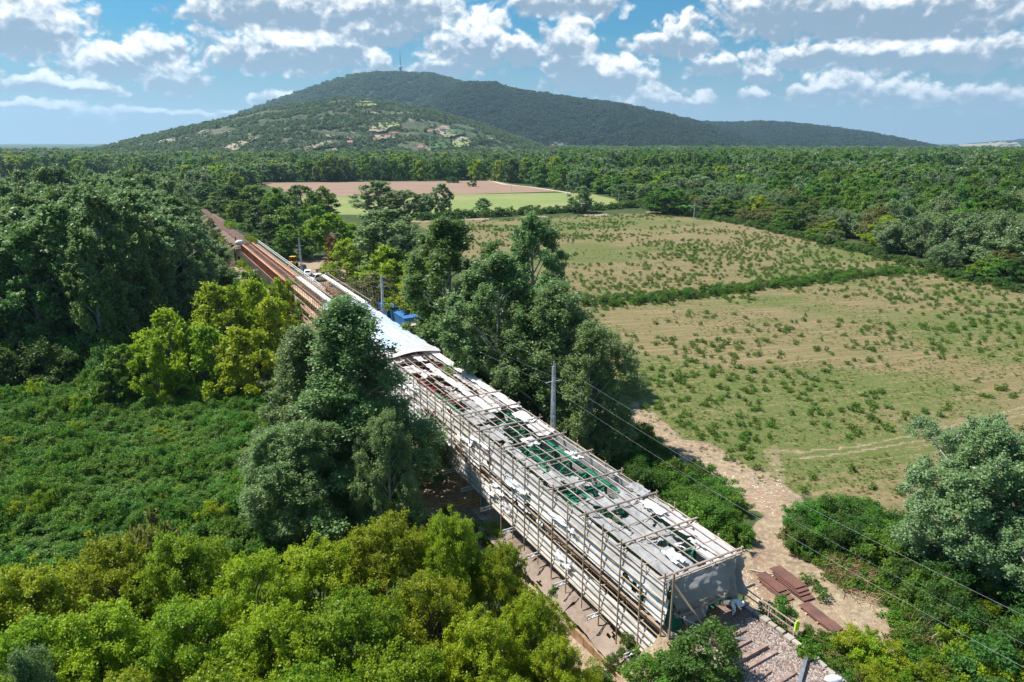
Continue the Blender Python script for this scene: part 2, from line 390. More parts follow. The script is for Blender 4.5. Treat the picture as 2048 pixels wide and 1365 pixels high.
def leaf_mat(name, c1, c2, back=None, trans=.4, rnd=.4, dead=None):
    m = bpy.data.materials.new(name); m.use_nodes = True; g = N(m.node_tree); b = g.n['Principled BSDF']
    at = g.new('ShaderNodeAttribute', attribute_name='tint').outputs['Fac']; oi = g.new('ShaderNodeObjectInfo').outputs['Random']
    c = g.mix(at, c1, c2)
    hs = g.new('ShaderNodeHueSaturation'); g.put(hs.inputs['Color'], c)
    g.put(hs.inputs['Hue'], g.m('ADD', .5 - .025, g.m('MULTIPLY', oi, .05)))
    g.put(hs.inputs['Value'], g.m('ADD', 1 - rnd / 2, g.m('MULTIPLY', g.m('FRACT', g.m('MULTIPLY', oi, 7.31)), rnd)))
    c = hs.outputs[0]
    if back: c = g.mix(g.new('ShaderNodeNewGeometry').outputs['Backfacing'], c, back)
    g.put(b.inputs['Base Color'], c); b.inputs['Roughness'].default_value = .48; b.inputs['Specular IOR Level'].default_value = .3
    tr = g.new('ShaderNodeBsdfTranslucent'); g.put(tr.inputs[0], g.mix(.5, c, (.16, .24, .03), 'ADD') if not dead else c)
    mx = g.new('ShaderNodeMixShader'); mx.inputs[0].default_value = trans
    g.l.new(b.outputs[0], mx.inputs[1]); g.l.new(tr.outputs[0], mx.inputs[2]); g.l.new(mx.outputs[0], g.n['Material Output'].inputs[0])
    return m
L = {}
L['poplar'] = leaf_mat('poplar_leaves', (.060, .140, .018), (.13, .225, .045), back=(.16, .24, .12))
L['silver'] = leaf_mat('silver_poplar_leaves', (.080, .165, .034), (.18, .27, .085), back=(.25, .34, .18), trans=.3)
L['silverlight'] = leaf_mat('pale_silver_poplar_leaves', (.11, .19, .055), (.24, .33, .14), back=(.34, .42, .27), trans=.3)
L['maple'] = leaf_mat('yellow_green_leaves', (.12, .23, .008), (.36, .42, .018), trans=.45)
L['bushy'] = leaf_mat('mid_green_leaves', (.065, .160, .012), (.15, .265, .028))
L['dark'] = leaf_mat('dark_green_leaves', (.040, .105, .015), (.085, .160, .028))
L['willow'] = leaf_mat('grey_green_willow_leaves', (.12, .195, .070), (.22, .295, .135), trans=.3)
L['shrub'] = leaf_mat('thicket_leaves', (.060, .165, .014), (.13, .255, .030))
L['tuft'] = leaf_mat('weed_leaves', (.050, .135, .008), (.115, .22, .016), trans=.3)
L['olive'] = leaf_mat('brownish_green_leaves', (.12, .13, .03), (.20, .19, .05))
L['brown'] = leaf_mat('dead_leaves', (.20, .085, .04), (.30, .14, .06), dead=True)
L['mount'] = leaf_mat('mountain_forest_leaves', (.009, .025, .015), (.018, .040, .022))  # cloud shade on the back slopes is put into this dark leaf colour
L['mountlit'] = leaf_mat('sunlit_mountain_leaves', (.028, .058, .024), (.045, .080, .034))  # paler leaf copy, sunlight on the highest mountain put into the colour
L['hill'] = leaf_mat('far_hill_leaves', (.06, .10, .04), (.13, .155, .08))
# ---------------------------------------------------------------- ground
gpx = dict(
 meadow=[(830, 447), (1000, 440), (1290, 428), (1380, 428), (1560, 455), (1900, 545), (2100, 590), (2700, 700), (2700, 1500), (1900, 1120), (1840, 1060), (1700, 1010), (1560, 990), (1500, 985), (1440, 940), (1330, 872), (1230, 830), (1130, 700), (1000, 560)],
 crop=[(600, 394), (1130, 386), (1180, 388), (1285, 410), (1200, 416), (845, 430), (620, 430)],
 plough=[(520, 366), (985, 362), (1040, 372), (1125, 383), (900, 390), (600, 395)])
def pw(p, z=0.0): v = at_h(p[0], p[1], z); return (v.x, v.y)
P_path1 = [pw(p) for p in ((1215, 800), (1280, 845), (1350, 890), (1430, 935), (1500, 975), (1545, 1010), (1535, 1060))] 
P_path2 = [pw(p) for p in ((1590, 905), (1720, 893), (1850, 865), (1960, 838), (2060, 812), (2300, 740))]
P_path3 = [pw(p) for p in ((1600, 918), (1720, 903), (1850, 880), (1960, 853), (2060, 826), (2300, 755))]
P_path4 = [pw(p) for p in ((1550, 1000), (1556, 930), (1540, 905), (1590, 905))]
P_far = [pw(p) for p in ((980, 362), (1010, 370), (1060, 375), (1115, 383), (1145, 388))]
P_edge = [pw(p) for p in ((820, 444), (1000, 437), (1200, 430), (1340, 425))]
def ground():
    def axis(lo, hi, core0, core1, st, g=1.09):
        a = list(np.arange(core0, core1, st)); x = core1; d = st
        while x < hi: a.append(x); d *= g; x += d
        a.append(hi); x = core0 - st; d = st; b = []
        while x > lo: b.append(x); d *= g; x -= d
        b.append(lo); return np.array(b[::-1] + a)
    X = axis(-16000, 16000, -55, 175, .62); Y = axis(-400, 16000, 18, 235, .62)
    XX, YY = np.meshgrid(X, Y, indexing='ij'); Z = terr(XX, YY)
    nx, ny = XX.shape
    jx = (fbm(XX * .35, YY * .35, 3) - .5) * 3; jy = (fbm(XX * .35 + 40, YY * .35, 3) - .5) * 3
    s, t = ST(XX, YY)
    XJ, YJ = XX + jx, YY + jy
    mp = [pw(p) for p in gpx['meadow']]; mead = in_poly(XJ, YJ, mp).astype(float)
    dirt = np.zeros_like(XX)
    w = 1.4 + 1.5 * fbm(XX * .2, YY * .2, 2)
    dirt = np.maximum(dirt, 1 - sm(seg_dist(XJ, YJ, P_path1), w * .9, w * 2.0))
    for P_, q in ((P_path2, .22), (P_path3, .22), (P_path4, .7)):
        dirt = np.maximum(dirt, (1 - sm(seg_dist(XX + jx * .15, YY + jy * .15, P_), q, q * 2.2)) * (.62 if q < .5 else .5))
    dirt = np.maximum(dirt, 1 - sm(seg_dist(XX, YY, P_edge), 1.6, 2.6))
    # worksite on the shelf beside the near end, yard by the far spans, bare earth left of the bridge
    shelf = in_poly(XJ, YJ, [pw(p, 3.8) for p in ((1440, 1090), (1500, 1060), (1530, 1000), (1570, 1010), (1585, 1110), (1690, 1150), (1760, 1190), (1800, 1250), (1800, 1330), (1700, 1290), (1600, 1300), (1500, 1200))])
    dirt = np.maximum(dirt, shelf * .95)
    dirt = np.maximum(dirt, ((s > 10) & (s < 30) & (t < TC - 3) & (t > 20)).astype(float) * .8)
    yard = in_poly(XJ, YJ, [pw(p) for p in ((590, 515), (700, 515), (705, 560), (680, 590), (610, 570))]); dirt = np.maximum(dirt, yard * 1.0)
    left = in_poly(XJ, YJ, [pw(p) for p in ((820, 860), (900, 920), (1010, 1030), (1090, 1110), (1180, 1250), (1120, 1280), (1000, 1090), (860, 1060), (800, 960))])
    dirt = np.maximum(dirt, left * 1.0)
    under = (np.abs(t - TC) < 6) & (s > 27) & (s < 219); dirt = np.maximum(dirt, under * .9)
    ball = ((np.abs(t - TC) < 3.2) & ((s < 27.6) | ((s > 219) & (s < 332)))).astype(float)
    veg = np.clip((fbm(XX * .035, YY * .05, 4) - .45) * 5, 0, 1)           # greener and drier parts of the meadow
    m = mesh_np('ground', np.stack([XX, YY, Z], -1).reshape(-1, 3), np.zeros((0, 4), int).reshape(0, 4)) if False else None
    idx = np.arange(nx * ny).reshape(nx, ny)
    Q = np.stack([idx[:-1, :-1], idx[1:, :-1], idx[1:, 1:], idx[:-1, 1:]], -1).reshape(-1, 4)
    fd = dirt.ravel()[Q].mean(1); fm = mead.ravel()[Q].mean(1); fb = ball.ravel()[Q].mean(1)
    cls = np.where(fb > .5, 3, np.where(fd > .5, 2, np.where(fm > .5, 1, 0)))
    V = np.stack([XX, YY, Z], -1).reshape(-1, 3)
    for k, nm in ((0, 'ground'), (1, 'meadow'), (2, 'dirt_path'), (3, 'ballast_bed')):
        q = Q[cls == k]; u, inv = np.unique(q, return_inverse=True); inv = inv.reshape(q.shape)
        me = mesh_np(nm, V[u], inv, M['ground'], True)
        for an, arr in (('dirt', dirt), ('mead', mead), ('veg', veg), ('ball', ball)):
            a = me.attributes.new(an, 'FLOAT', 'POINT'); a.data.foreach_set('value', arr.ravel()[u].astype(np.float32))
        tag(link(nm, me), kind='structure')
def ground_mat():
    m = bpy.data.materials.new('ground_soil_and_grass'); m.use_nodes = True; g = N(m.node_tree); b = g.n['Principled BSDF']
    A = lambda n: g.new('ShaderNodeAttribute', attribute_name=n).outputs['Fac']
    P = g.new('ShaderNodeNewGeometry').outputs['Position']
    n1 = g.noise(P, .12, 6, .6); n2 = g.noise(P, .9, 6, .65); n3 = g.noise(P, 4.5, 5, .7); n4 = g.noise(P, .035, 4, .6)
    # mown streaks run across the meadow
    pr = g.new('ShaderNodeVectorRotate', rotation_type='Z_AXIS'); g.put(pr.inputs['Vector'], P); pr.inputs['Angle'].default_value = math.radians(-14)
    st = g.noise(g.v('MULTIPLY', pr.outputs[0], (.05, .9, 1.0)), 1.0, 5, .6)
    dry = g.mix(g.ramp(n3, .3, .75), (.135, .105, .050), (.25, .20, .105))
    dry = g.mix(g.m('MULTIPLY', g.ramp(st, .48, .66), .7), dry, (.29, .205, .12))
    grs = g.mix(g.ramp(n3, .3, .7), (.045, .085, .016), (.14, .165, .05))
    vg = g.m('ADD', g.m('ADD', g.m('MULTIPLY', A('veg'), .50), g.m('MULTIPLY', n2, .8)), g.m('MULTIPLY', g.m('SUBTRACT', .5, st), .9))
    vg = g.m('ADD', vg, g.m('MULTIPLY', g.m('SUBTRACT', g.noise(P, 2.2, 5, .8), .5), 4.0)); vg = g.m('ADD', vg, g.m('MULTIPLY', g.m('SUBTRACT', g.noise(P, .7, 4, .7), .5), 2.0))
    meadow = g.mix(g.ramp(vg, .42, .92), dry, grs)
    rough = g.mix(g.ramp(n2, .3, .7), (.030, .055, .016), (.075, .095, .035))
    rough = g.mix(g.ramp(n4, .45, .65), rough, (.06, .085, .03))
    c = g.mix(A('mead'), rough, meadow)
    soil = g.mix(g.ramp(n3, .25, .75), (.20, .145, .09), (.38, .295, .195))
    soil = g.mix(g.ramp(n1, .4, .7), soil, (.24, .155, .11))
    soil = g.mix(g.ramp(n2, .52, .68), soil, (.17, .13, .08)); soil = g.mix(g.m('MULTIPLY', g.ramp(g.noise(P, 1.6, 5, .75), .48, .62), .7), soil, (.42, .35, .24))
    df = g.ramp(g.m('ADD', A('dirt'), g.m('MULTIPLY', g.m('SUBTRACT', n2, .5), 1.1)), .35, .65)
    c = g.mix(df, c, soil)
    v = g.vor(P, 9.0)
    bl = g.mix(g.ramp(v, .05, .6), (.36, .30, .27), (.11, .075, .06))
    bl = g.mix(g.ramp(n2, .4, .62), bl, (.22, .14, .105))
    c = g.mix(g.ramp(g.m('ADD', A('ball'), g.m('MULTIPLY', g.m('SUBTRACT', n2, .5), .5)), .4, .6), c, bl)
    g.put(b.inputs['Base Color'], c); b.inputs['Roughness'].default_value = .95; b.inputs['Specular IOR Level'].default_value = .1
    bn = g.new('ShaderNodeBump'); bn.inputs['Strength'].default_value = .7; bn.inputs['Distance'].default_value = .12
    g.put(bn.inputs['Height'], g.m('ADD', n3, g.m('MULTIPLY', n2, 2.0))); g.put(b.inputs['Normal'], bn.outputs[0])
    return m
M['ground'] = ground_mat()
ground()
def field_sheet(name, poly, m, z):
    v = [at_h(p[0], p[1], z) for p in poly]
    me = bpy.data.meshes.new(name); me.from_pydata([tuple(p) for p in v], [], [tuple(range(len(v)))]); me.materials.append(m)
    me.validate(); return tag(link(name, me), kind='structure')
def fn_crop(g, b):
    P = g.new('ShaderNodeNewGeometry').outputs['Position']
    n = g.noise(g.v('MULTIPLY', P, (.15, .5, 1)), 1, 6, .7); n2 = g.noise(P, .02, 4, .6)
    c = g.mix(g.ramp(n, .35, .65), (.14, .19, .05), (.23, .27, .10)); c = g.mix(g.ramp(n2, .45, .65), c, (.24, .24, .10))
    g.put(b.inputs['Base Color'], c)
def fn_plough(g, b):
    P = g.new('ShaderNodeNewGeometry').outputs['Position']
    n = g.noise(g.v('MULTIPLY', P, (.03, .25, 1)), 1, 6, .6)
    g.put(b.inputs['Base Color'], g.mix(g.ramp(n, .35, .65), (.22, .145, .105), (.29, .20, .145)))
M['crop'] = mat('light_green_crop', (.2, .27, .08), .9, .1, fn=fn_crop); M['plough'] = mat('bare_ploughed_soil', (.35, .22, .16), .95, .1, fn=fn_plough)
field_sheet('crop_field', gpx['crop'], M['crop'], .08)
field_sheet('ploughed_field', gpx['plough'], M['plough'], .16)
field_sheet('forest_clearing', [(1880, 378), (1930, 371), (1995, 371), (2048, 374), (2000, 381), (1930, 383)], M['crop'], .1)
def ribbon(name, pts, w, m, z):
    vs = []; fs = []
    for i, p in enumerate(pts):
        a = Vector(pts[max(i - 1, 0)]); b = Vector(pts[min(i + 1, len(pts) - 1)]); d = (b - a).normalized(); n = Vector((-d.y, d.x))
        for k in (-1, 1): q = Vector(p) + n * k * w; vs.append((q.x, q.y, z))
    for i in range(len(pts) - 1): fs.append((2 * i, 2 * i + 1, 2 * i + 3, 2 * i + 2))
    me = bpy.data.meshes.new(name); me.from_pydata(vs, [], fs); me.materials.append(m); return tag(link(name, me), kind='structure')
M['farpath'] = mat('pale_track', (.48, .40, .31), .95, .1, fn=worn((.5, .42, .33), (.38, .3, .22), .3, 0))
ribbon('farm_track', P_far, 2.2, M['farpath'], .24)
# ---------------------------------------------------------------- hills
def hill_mat(name, cols, patch=None, sc=.02):
    def fn(g, b):
        P = g.new('ShaderNodeNewGeometry').outputs['Position']
        n = g.noise(P, sc, 8, .68); n2 = g.noise(P, sc * .22, 5, .6); n3 = g.noise(P, sc * 5, 4, .7)
        c = g.mix(g.ramp(n, .35, .65), cols[0], cols[1]); c = g.mix(g.ramp(n2, .45, .62), c, cols[2])
        c = g.mix(g.m('MULTIPLY', g.ramp(n3, .4, .7), .5), c, cols[0])
        if patch:
            q = g.noise(g.v('MULTIPLY', P, (1, 1.2, 2.5)), .0045, 6, .62, 1.2); c = g.mix(g.ramp(q, .575, .60), c, patch[0])
            q = g.noise(g.v('ADD', P, (500, 30, 90)), .007, 4, .6, .8); c = g.mix(g.ramp(q, .62, .64), c, patch[1])
        g.put(b.inputs['Base Color'], c)
        bn = g.new('ShaderNodeBump'); bn.inputs['Strength'].default_value = 1.0; bn.inputs['Distance'].default_value = 9
        g.put(bn.inputs['Height'], g.m('ADD', n, n3)); g.put(b.inputs['Normal'], bn.outputs[0])
    return mat(name, cols[0], .95, .05, fn=fn)
M['mount'] = hill_mat('wooded_mountain', ((.008, .022, .016), (.016, .035, .023), (.024, .042, .028)), sc=.015)  # dark base colour stands in for cloud shade on spur and ridge
M['mountlit'] = hill_mat('sunlit_wooded_mountain', ((.025, .050, .024), (.040, .070, .032), (.06, .085, .045)), sc=.015)  # lighter copy of the same slope, its sunlight painted into the base colour
M['fronth'] = hill_mat('scrub_hillside', ((.055, .085, .04), (.13, .145, .085), (.19, .175, .125)), patch=((.38, .31, .23), (.12, .17, .07)))
M['farh'] = hill_mat('hazy_far_hill', ((.012, .035, .03), (.02, .045, .035), (.03, .05, .04)), sc=.008)
HILLS = {}
def hill(name, prof, D, Wf, Wb, m, seed, nu=260, nv=70, spur=.16, power=1.25):
    az = np.array([azel(x, y)[0] for x, y in prof]); el = np.array([azel(x, y)[1] for x, y in prof])
    Hh = CAMZ + D * np.tan(el)
    U = np.linspace(az[0], az[-1], nu); H = np.interp(U, az, Hh)
    k = np.ones(9) / 9; H = np.convolve(np.pad(H, 4, mode='edge'), k, mode='valid')
    v = np.linspace(0, 1, nv); v = np.concatenate([v, 1 + np.linspace(.05, 1, 20)])
    UU, VV = np.meshgrid(U, v, indexing='ij')
    R = np.where(VV <= 1, D - Wf * (1 - VV), D + Wb * (VV - 1))
    pr = np.where(VV <= 1, np.sin(np.clip(VV, 0, 1) * math.pi / 2) ** power, np.cos(np.clip(VV - 1, 0, 1) * math.pi / 2))
    x = R * np.sin(UU); y = R * np.cos(UU)
    nz = fbm(x / (D * .09) + seed * 13.7, y / (D * .13) + seed, 5) - .5
    nzf = fbm(x / (D * .012) + seed * 3, y / (D * .012), 3) - .5
    Z = H[:, None] * pr * (1 + nz * spur * 2.2 * np.clip((1 - np.abs(VV - .0)) * 1.0, 0, 1) * np.clip(1.0 - VV, 0, 1) * 2) + nzf * D * .0045 * np.clip(H[:, None] / 60, 0, 1)
    Z = Z - 2.0
    nU, nV = UU.shape; idx = np.arange(nU * nV).reshape(nU, nV)
    Q = np.stack([idx[:-1, :-1], idx[1:, :-1], idx[1:, 1:], idx[:-1, 1:]], -1).reshape(-1, 4)
    V = np.stack([x, y, Z], -1).reshape(-1, 3)
    me = mesh_np(name, V, Q, m, True); o = link(name, me); tag(o, kind='structure'); HILLS[name + str(seed)] = (x, y, Z, VV); return o
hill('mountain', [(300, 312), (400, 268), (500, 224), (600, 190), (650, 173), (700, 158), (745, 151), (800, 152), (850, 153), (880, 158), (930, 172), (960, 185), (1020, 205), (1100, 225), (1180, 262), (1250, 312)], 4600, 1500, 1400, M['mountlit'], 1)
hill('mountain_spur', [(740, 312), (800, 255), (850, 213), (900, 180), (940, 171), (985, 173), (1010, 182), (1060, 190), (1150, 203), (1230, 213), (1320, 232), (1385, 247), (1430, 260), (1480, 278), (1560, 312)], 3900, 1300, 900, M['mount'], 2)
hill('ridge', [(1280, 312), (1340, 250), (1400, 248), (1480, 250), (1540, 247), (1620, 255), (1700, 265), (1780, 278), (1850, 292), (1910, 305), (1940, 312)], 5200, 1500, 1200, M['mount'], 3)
hill('quarry_hill', [(1800, 306), (1850, 297), (1900, 290), (1960, 286), (2048, 279), (2200, 268), (2400, 275), (2600, 306)], 9000, 1500, 2000, M['farh'], 4)
hill('vineyard_hill', [(-60, 316), (60, 308), (200, 297), (300, 272), (400, 251), (500, 228), (600, 209), (680, 199), (740, 203), (800, 212), (870, 225), (950, 246), (1020, 268), (1080, 290), (1150, 312)], 2400, 1000, 900, M['fronth'], 5, nu=320, nv=100, spur=.2)
# ---------------------------------------------------------------- vegetation
def prof_of(shape, u):
    if shape == 'poplar': return np.sin(np.pi * np.clip(u, 0, 1) ** .85) ** .55 * (1 - .25 * u)
    if shape == 'oval': return np.sin(np.pi * np.clip(u, 0, 1) ** .8) ** .55
    if shape == 'dome': return np.sqrt(np.clip(1 - (1.0 * u) ** 2.4, 0, 1)) * (.75 + .25 * np.sin(np.pi * u))
    if shape == 'round': return np.sqrt(np.clip(1 - (2 * u - 1) ** 2, 0, 1))
    if shape == 'cone': return np.clip(1.02 - u, 0, 1) ** .62 * (.72 + .28 * np.sin(np.pi * np.clip(u * 1.6 + .15, 0, 1)))
    if shape == 'column': return np.sin(np.pi * np.clip(u, 0, 1) ** .7) ** .5
    return np.ones_like(u)
def leaf_quads(Cn, size, rng, axis, up=.8, out=.6, rnd=.9, tint=None, aspect=.6):
    n = len(Cn)
    o = Cn - axis; o[:, 2] *= .6; o /= np.linalg.norm(o, axis=1, keepdims=True) + 1e-6
    nr = o * out + np.array([0, 0, up]) + rng.normal(size=(n, 3)) * rnd; nr /= np.linalg.norm(nr, axis=1, keepdims=True)
    a = np.cross(nr, rng.normal(size=(n, 3))); a /= np.linalg.norm(a, axis=1, keepdims=True); b = np.cross(nr, a)
    s = size * (.6 + .8 * rng.rand(n, 1)); fold = nr * s * .18
    V = np.stack([Cn - a * s, Cn - b * s * aspect + fold, Cn + a * s, Cn + b * s * aspect + fold], 1).reshape(-1, 3)
    return V, np.arange(4 * n).reshape(n, 4)
def tree_mesh(key, H, R, leaf, bark, nleaf, lsize, shape='poplar', seed=1, lobes=26, base=.12, lobe_r=.30, clumps=14, cl_r=.10, trunk_r=.25, gap=0.0, top=0, spike=0.0):
    rng = np.random.RandomState(seed); Ls = []
    for i in range(lobes):
        u = base + (1 - base) * ((i + rng.rand()) / lobes)
        pu = float(prof_of(shape, np.array((u - base) / (1 - base))))
        an = i * 2.39996 + rng.rand() * 1.1; asym = 1 + .22 * math.sin(an + seed) + .16 * math.sin(3 * an + seed * 2 + u * 5)
        rad = R * pu * (.30 + .72 * rng.rand() ** .6) * asym * (1.12 if shape == 'poplar' else 1)
        Ls.append((rad * math.cos(an), rad * math.sin(an), H * u * (.97), R * lobe_r * (.6 + .7 * rng.rand()) * (.55 + .45 * pu)))
    for i in range(top): 
        an = rng.rand() * 6.28; rr = R * .22 * rng.rand(); Ls.append((rr * math.cos(an), rr * math.sin(an), H * (.84 + .15 * rng.rand()), R * lobe_r * .45))
    Ls = np.array(Ls); cc = []; ct = []; cr = []
    w = MB()
    tp = [(0, 0, -.6), (0, 0, H * .25), (R * .04, -R * .03, H * .5), (R * .02, R * .05, H * .75), (0, 0, H * .93)]
    w.tube(tp, [trunk_r * k for k in (1.25, .9, .6, .35, .08)], 7)
    for i, (x, y, z, r) in enumerate(Ls):
        zb = max(H * base * .6, z - math.hypot(x, y) * (1.3 if shape in ('poplar', 'column') else .8) - r * .5)
        pts = [Vector((0, 0, zb)), Vector((x * .45 + rng.normal() * .15, y * .45 + rng.normal() * .15, zb + (z - zb) * .55)), Vector((x, y, z)), Vector((x * 1.1, y * 1.1, z + r * .7))]
        w.tube(pts, [trunk_r * k for k in (.38, .26, .13, .03)], 4, caps=False)
        M_ = max(3, int(clumps * (r / (R * lobe_r)) ** 1.2)); tt = rng.rand()
        d = rng.normal(size=(M_, 3)); d /= np.linalg.norm(d, axis=1, keepdims=True); d[:, 2] = d[:, 2] * .9 + .18
        q = np.array([x, y, z]) + d * r * (.55 + .5 * rng.rand(M_, 1)) * np.array([1, 1, 1.55 if shape == 'poplar' else .75 if shape == 'dome' else 1.05])
        cc.append(q); ct.append(np.clip(tt * .5 + .5 * rng.rand(M_), 0, 1)); cr.append(R * cl_r * (.6 + .8 * rng.rand(M_)))
        for j in range(0, M_, 4): w.tube([Vector((x, y, z)), Vector(q[j])], [trunk_r * .08, trunk_r * .02], 3, caps=False)
    if spike:
        for q in cc: up_ = rng.rand(len(q)) < .35; q[:, 2] += up_ * rng.rand(len(q)) * spike * 1.6; q[:, :2] *= 1 + (up_ * .05)[:, None]
    cc = np.concatenate(cc); ct = np.concatenate(ct); cr = np.concatenate(cr)
    k = rng.choice(len(cc), nleaf, p=cr ** 2 / (cr ** 2).sum())
    off = rng.normal(size=(nleaf, 3)) * np.array([1, 1, .75 if shape == 'dome' else 1.15]); P = cc[k] + off * cr[k][:, None] * .62
    ok = P[:, 2] > .1; P = P[ok]; k = k[ok]
    V, Q = leaf_quads(P, lsize, rng, np.array([0, 0, H * .4]))
    me = mesh_np(key + '_crown', V, Q, leaf)
    t = np.clip(ct[k] * .6 + .4 * rng.rand(len(k)), 0, 1); a = me.attributes.new('tint', 'FLOAT', 'FACE'); a.data.foreach_set('value', t.astype(np.float32))
    wm = bpy.data.meshes.new(key + '_trunk'); wm.from_pydata(w.V, [], w.F); wm.materials.append(bark); wm.polygons.foreach_set('use_smooth', [True] * len(wm.polygons))
    return dict(crown=me, trunk=wm, H=H, R=R)
def merged(key, T):
    """crown and trunk in one mesh, for copies too small to show their parts"""
    a, b = T['crown'], T['trunk']; na, nb = len(a.vertices), len(b.vertices)
    va = np.empty(na * 3, np.float32); a.vertices.foreach_get('co', va); vb = np.empty(nb * 3, np.float32); b.vertices.foreach_get('co', vb)
    me = bpy.data.meshes.new(key); fa = [tuple(p.vertices) for p in a.polygons]; fb = [tuple(i + na for i in p.vertices) for p in b.polygons]
    me.from_pydata(np.concatenate([va, vb]).reshape(-1, 3).tolist(), [], fa + fb); me.materials.append(a.materials[0]); me.materials.append(b.materials[0])
    me.polygons.foreach_set('material_index', [0] * len(fa) + [1] * len(fb))
    ta = np.zeros(len(fa), np.float32); a.attributes['tint'].data.foreach_get('value', ta)
    at = me.attributes.new('tint', 'FLOAT', 'FACE'); at.data.foreach_set('value', np.concatenate([ta, np.zeros(len(fb), np.float32)])); me.update()
    return me
T = {}
BK, BP = M['bark'], M['barkpale']
# near trees: leaf-sized faces
T['poplar_n'] = [tree_mesh('near_poplar', 20, 5.6, L['silver'], BP, 100000, .105, 'poplar', 11, 60, .03, .25, 26, .062, .32, top=6),
                 tree_mesh('near_poplar_b', 20, 5.6, L['silver'], BP, 100000, .105, 'poplar', 12, 54, .04, .26, 26, .062, .32, top=7)]
T['poplar_r'] = [tree_mesh('airy_poplar', 20, 5, L['poplar'], BP, 80000, .125, 'poplar', 13, 52, .05, .25, 22, .062, .30, top=8),
                 tree_mesh('airy_poplar_b', 20, 5, L['silver'], BP, 80000, .125, 'poplar', 14, 46, .05, .25, 22, .062, .30, top=8)]
T['poplar_c'] = [tree_mesh('tapering_poplar', 22, 6.6, L['silver'], BP, 125000, .108, 'cone', 18, 80, .04, .23, 26, .055, .34, top=4)]
T['silver_r'] = [tree_mesh('round_silver_poplar', 17, 5.6, L['silverlight'], BP, 100000, .11, 'round', 16, 60, .06, .27, 24, .06, .32)]
T['maple_n'] = [tree_mesh('near_maple', 10, 5.5, L['maple'], BK, 95000, .078, 'dome', 21, 70, .05, .25, 26, .045, .2, spike=.35),
                tree_mesh('near_maple_b', 10, 5.5, L['maple'], BK, 95000, .078, 'dome', 22, 62, .05, .27, 26, .043, .2, spike=.35)]
# middle distance
T['poplar_m'] = [tree_mesh('mid_poplar', 20, 5, L['poplar'], BP, 15000, .25, 'oval', 31 + i, 54, .06, .28, 12, .075, .3, top=2) for i in range(3)]
T['silver_m'] = [tree_mesh('mid_silver_poplar', 20, 5, L['silver'], BP, 15000, .25, 'oval', 36 + i, 50, .06, .28, 12, .075, .3, top=2) for i in range(2)]
T['maple_m'] = [tree_mesh('mid_maple', 10, 5.5, L['maple'], BK, 12000, .22, 'dome', 41 + i, 36, .08, .25, 12, .075, .2) for i in range(2)]
T['olive_m'] = [tree_mesh('mid_olive', 10, 5.5, L['olive'], BK, 9000, .22, 'dome', 44, 34, .08, .25, 10, .075, .2)]
T['bushy_m'] = [tree_mesh('mid_bushy', 14, 6, L['bushy'], BK, 10000, .28, 'dome', 51 + i, 34, .10, .27, 10, .085, .25) for i in range(2)]
T['dark_m'] = [tree_mesh('mid_dark', 14, 6, L['dark'], BK, 9000, .28, 'dome', 56, 34, .10, .27, 10, .085, .25)]
T['willow_m'] = [tree_mesh('mid_willow', 14, 6, L['willow'], BK, 10000, .26, 'round', 61, 36, .10, .27, 10, .08, .25)]
T['brown_m'] = [tree_mesh('mid_brown', 6, 3, L['brown'], BK, 2200, .2, 'dome', 64, 14, .1, .3, 8, .1, .12)]
# far
def fars(k, leaf, sh, seeds, H, R, n=3200, ls=.55): T[k] = [tree_mesh(k, H, R, leaf, BK, n, ls, sh, s_, 22, .06, .30, 7, .10, .25) for s_ in seeds]
fars('far_poplar', L['poplar'], 'poplar', (71, 72), 20, 6); fars('far_bushy', L['bushy'], 'dome', (73, 74), 14, 6.5); fars('far_dark', L['dark'], 'dome', (75,), 14, 6.5)
fars('far_willow', L['willow'], 'round', (76, 77), 14, 6.5); fars('far_maple', L['maple'], 'dome', (78,), 12, 6); fars('far_column', L['dark'], 'column', (79,), 22, 2.2)
# shrubs and weeds
T['shrub'] = [tree_mesh('shrub', 3, 2, L['shrub'], BK, 4200, .095, 'dome', 81 + i, 16, .05, .34, 12, .12, .05) for i in range(3)]
T['shrub_d'] = [tree_mesh('dark_shrub', 3, 2, L['dark'], BK, 4200, .09, 'dome', 85 + i, 16, .05, .34, 12, .12, .05) for i in range(2)]
T['shrub_y'] = [tree_mesh('bright_shrub', 3, 2, L['maple'], BK, 4200, .085, 'dome', 88, 16, .05, .34, 12, .10, .05)]
T['thick'] = [tree_mesh('thicket_bush', 2.6, 1.9, L['shrub'], BK, 2600, .10, 'dome', 91 + i, 14, .05, .34, 10, .12, .04) for i in range(3)]
T['tuft'] = [tree_mesh('weed', .8, .6, L['tuft'], BK, 520, .07, 'dome', 95 + i, 7, .05, .55, 9, .17, .02) for i in range(3)]
T['far_hedge'] = [tree_mesh('hedge_bush', 3, 2.2, L['dark'], BK, 500, .28, 'dome', 97 + i, 10, .03, .35, 7, .14, .05) for i in range(2)]
for k in [k for k in T if k.startswith('far_') or k in ('shrub', 'shrub_d', 'shrub_y', 'thick', 'tuft', 'far_hedge')]:
    for i, t in enumerate(T[k]): t['one'] = merged('%s_%d' % (k, i), t)
R_ = random.Random(5)
def put(kind, x, y, z, h, r, name, label, group=None, cat='tree', i=None, rz=None):
    t = T[kind][R_.randrange(len(T[kind])) if i is None else i % len(T[kind])]
    rz = R_.uniform(0, 6.28) if rz is None else rz; sx = r / t['R']; sc = (sx, sx, h / t['H'])
    if 'one' in t:
        o = link(name, t['one'], None, (x, y, z)); o.rotation_euler.z = rz; o.scale = sc; return tag(o, label, cat, group)
    e = empty(name, (x, y, z), label, cat, group, rz); e.scale = sc
    link('trunk', t['trunk'], e); link('crown', t['crown'], e); return e
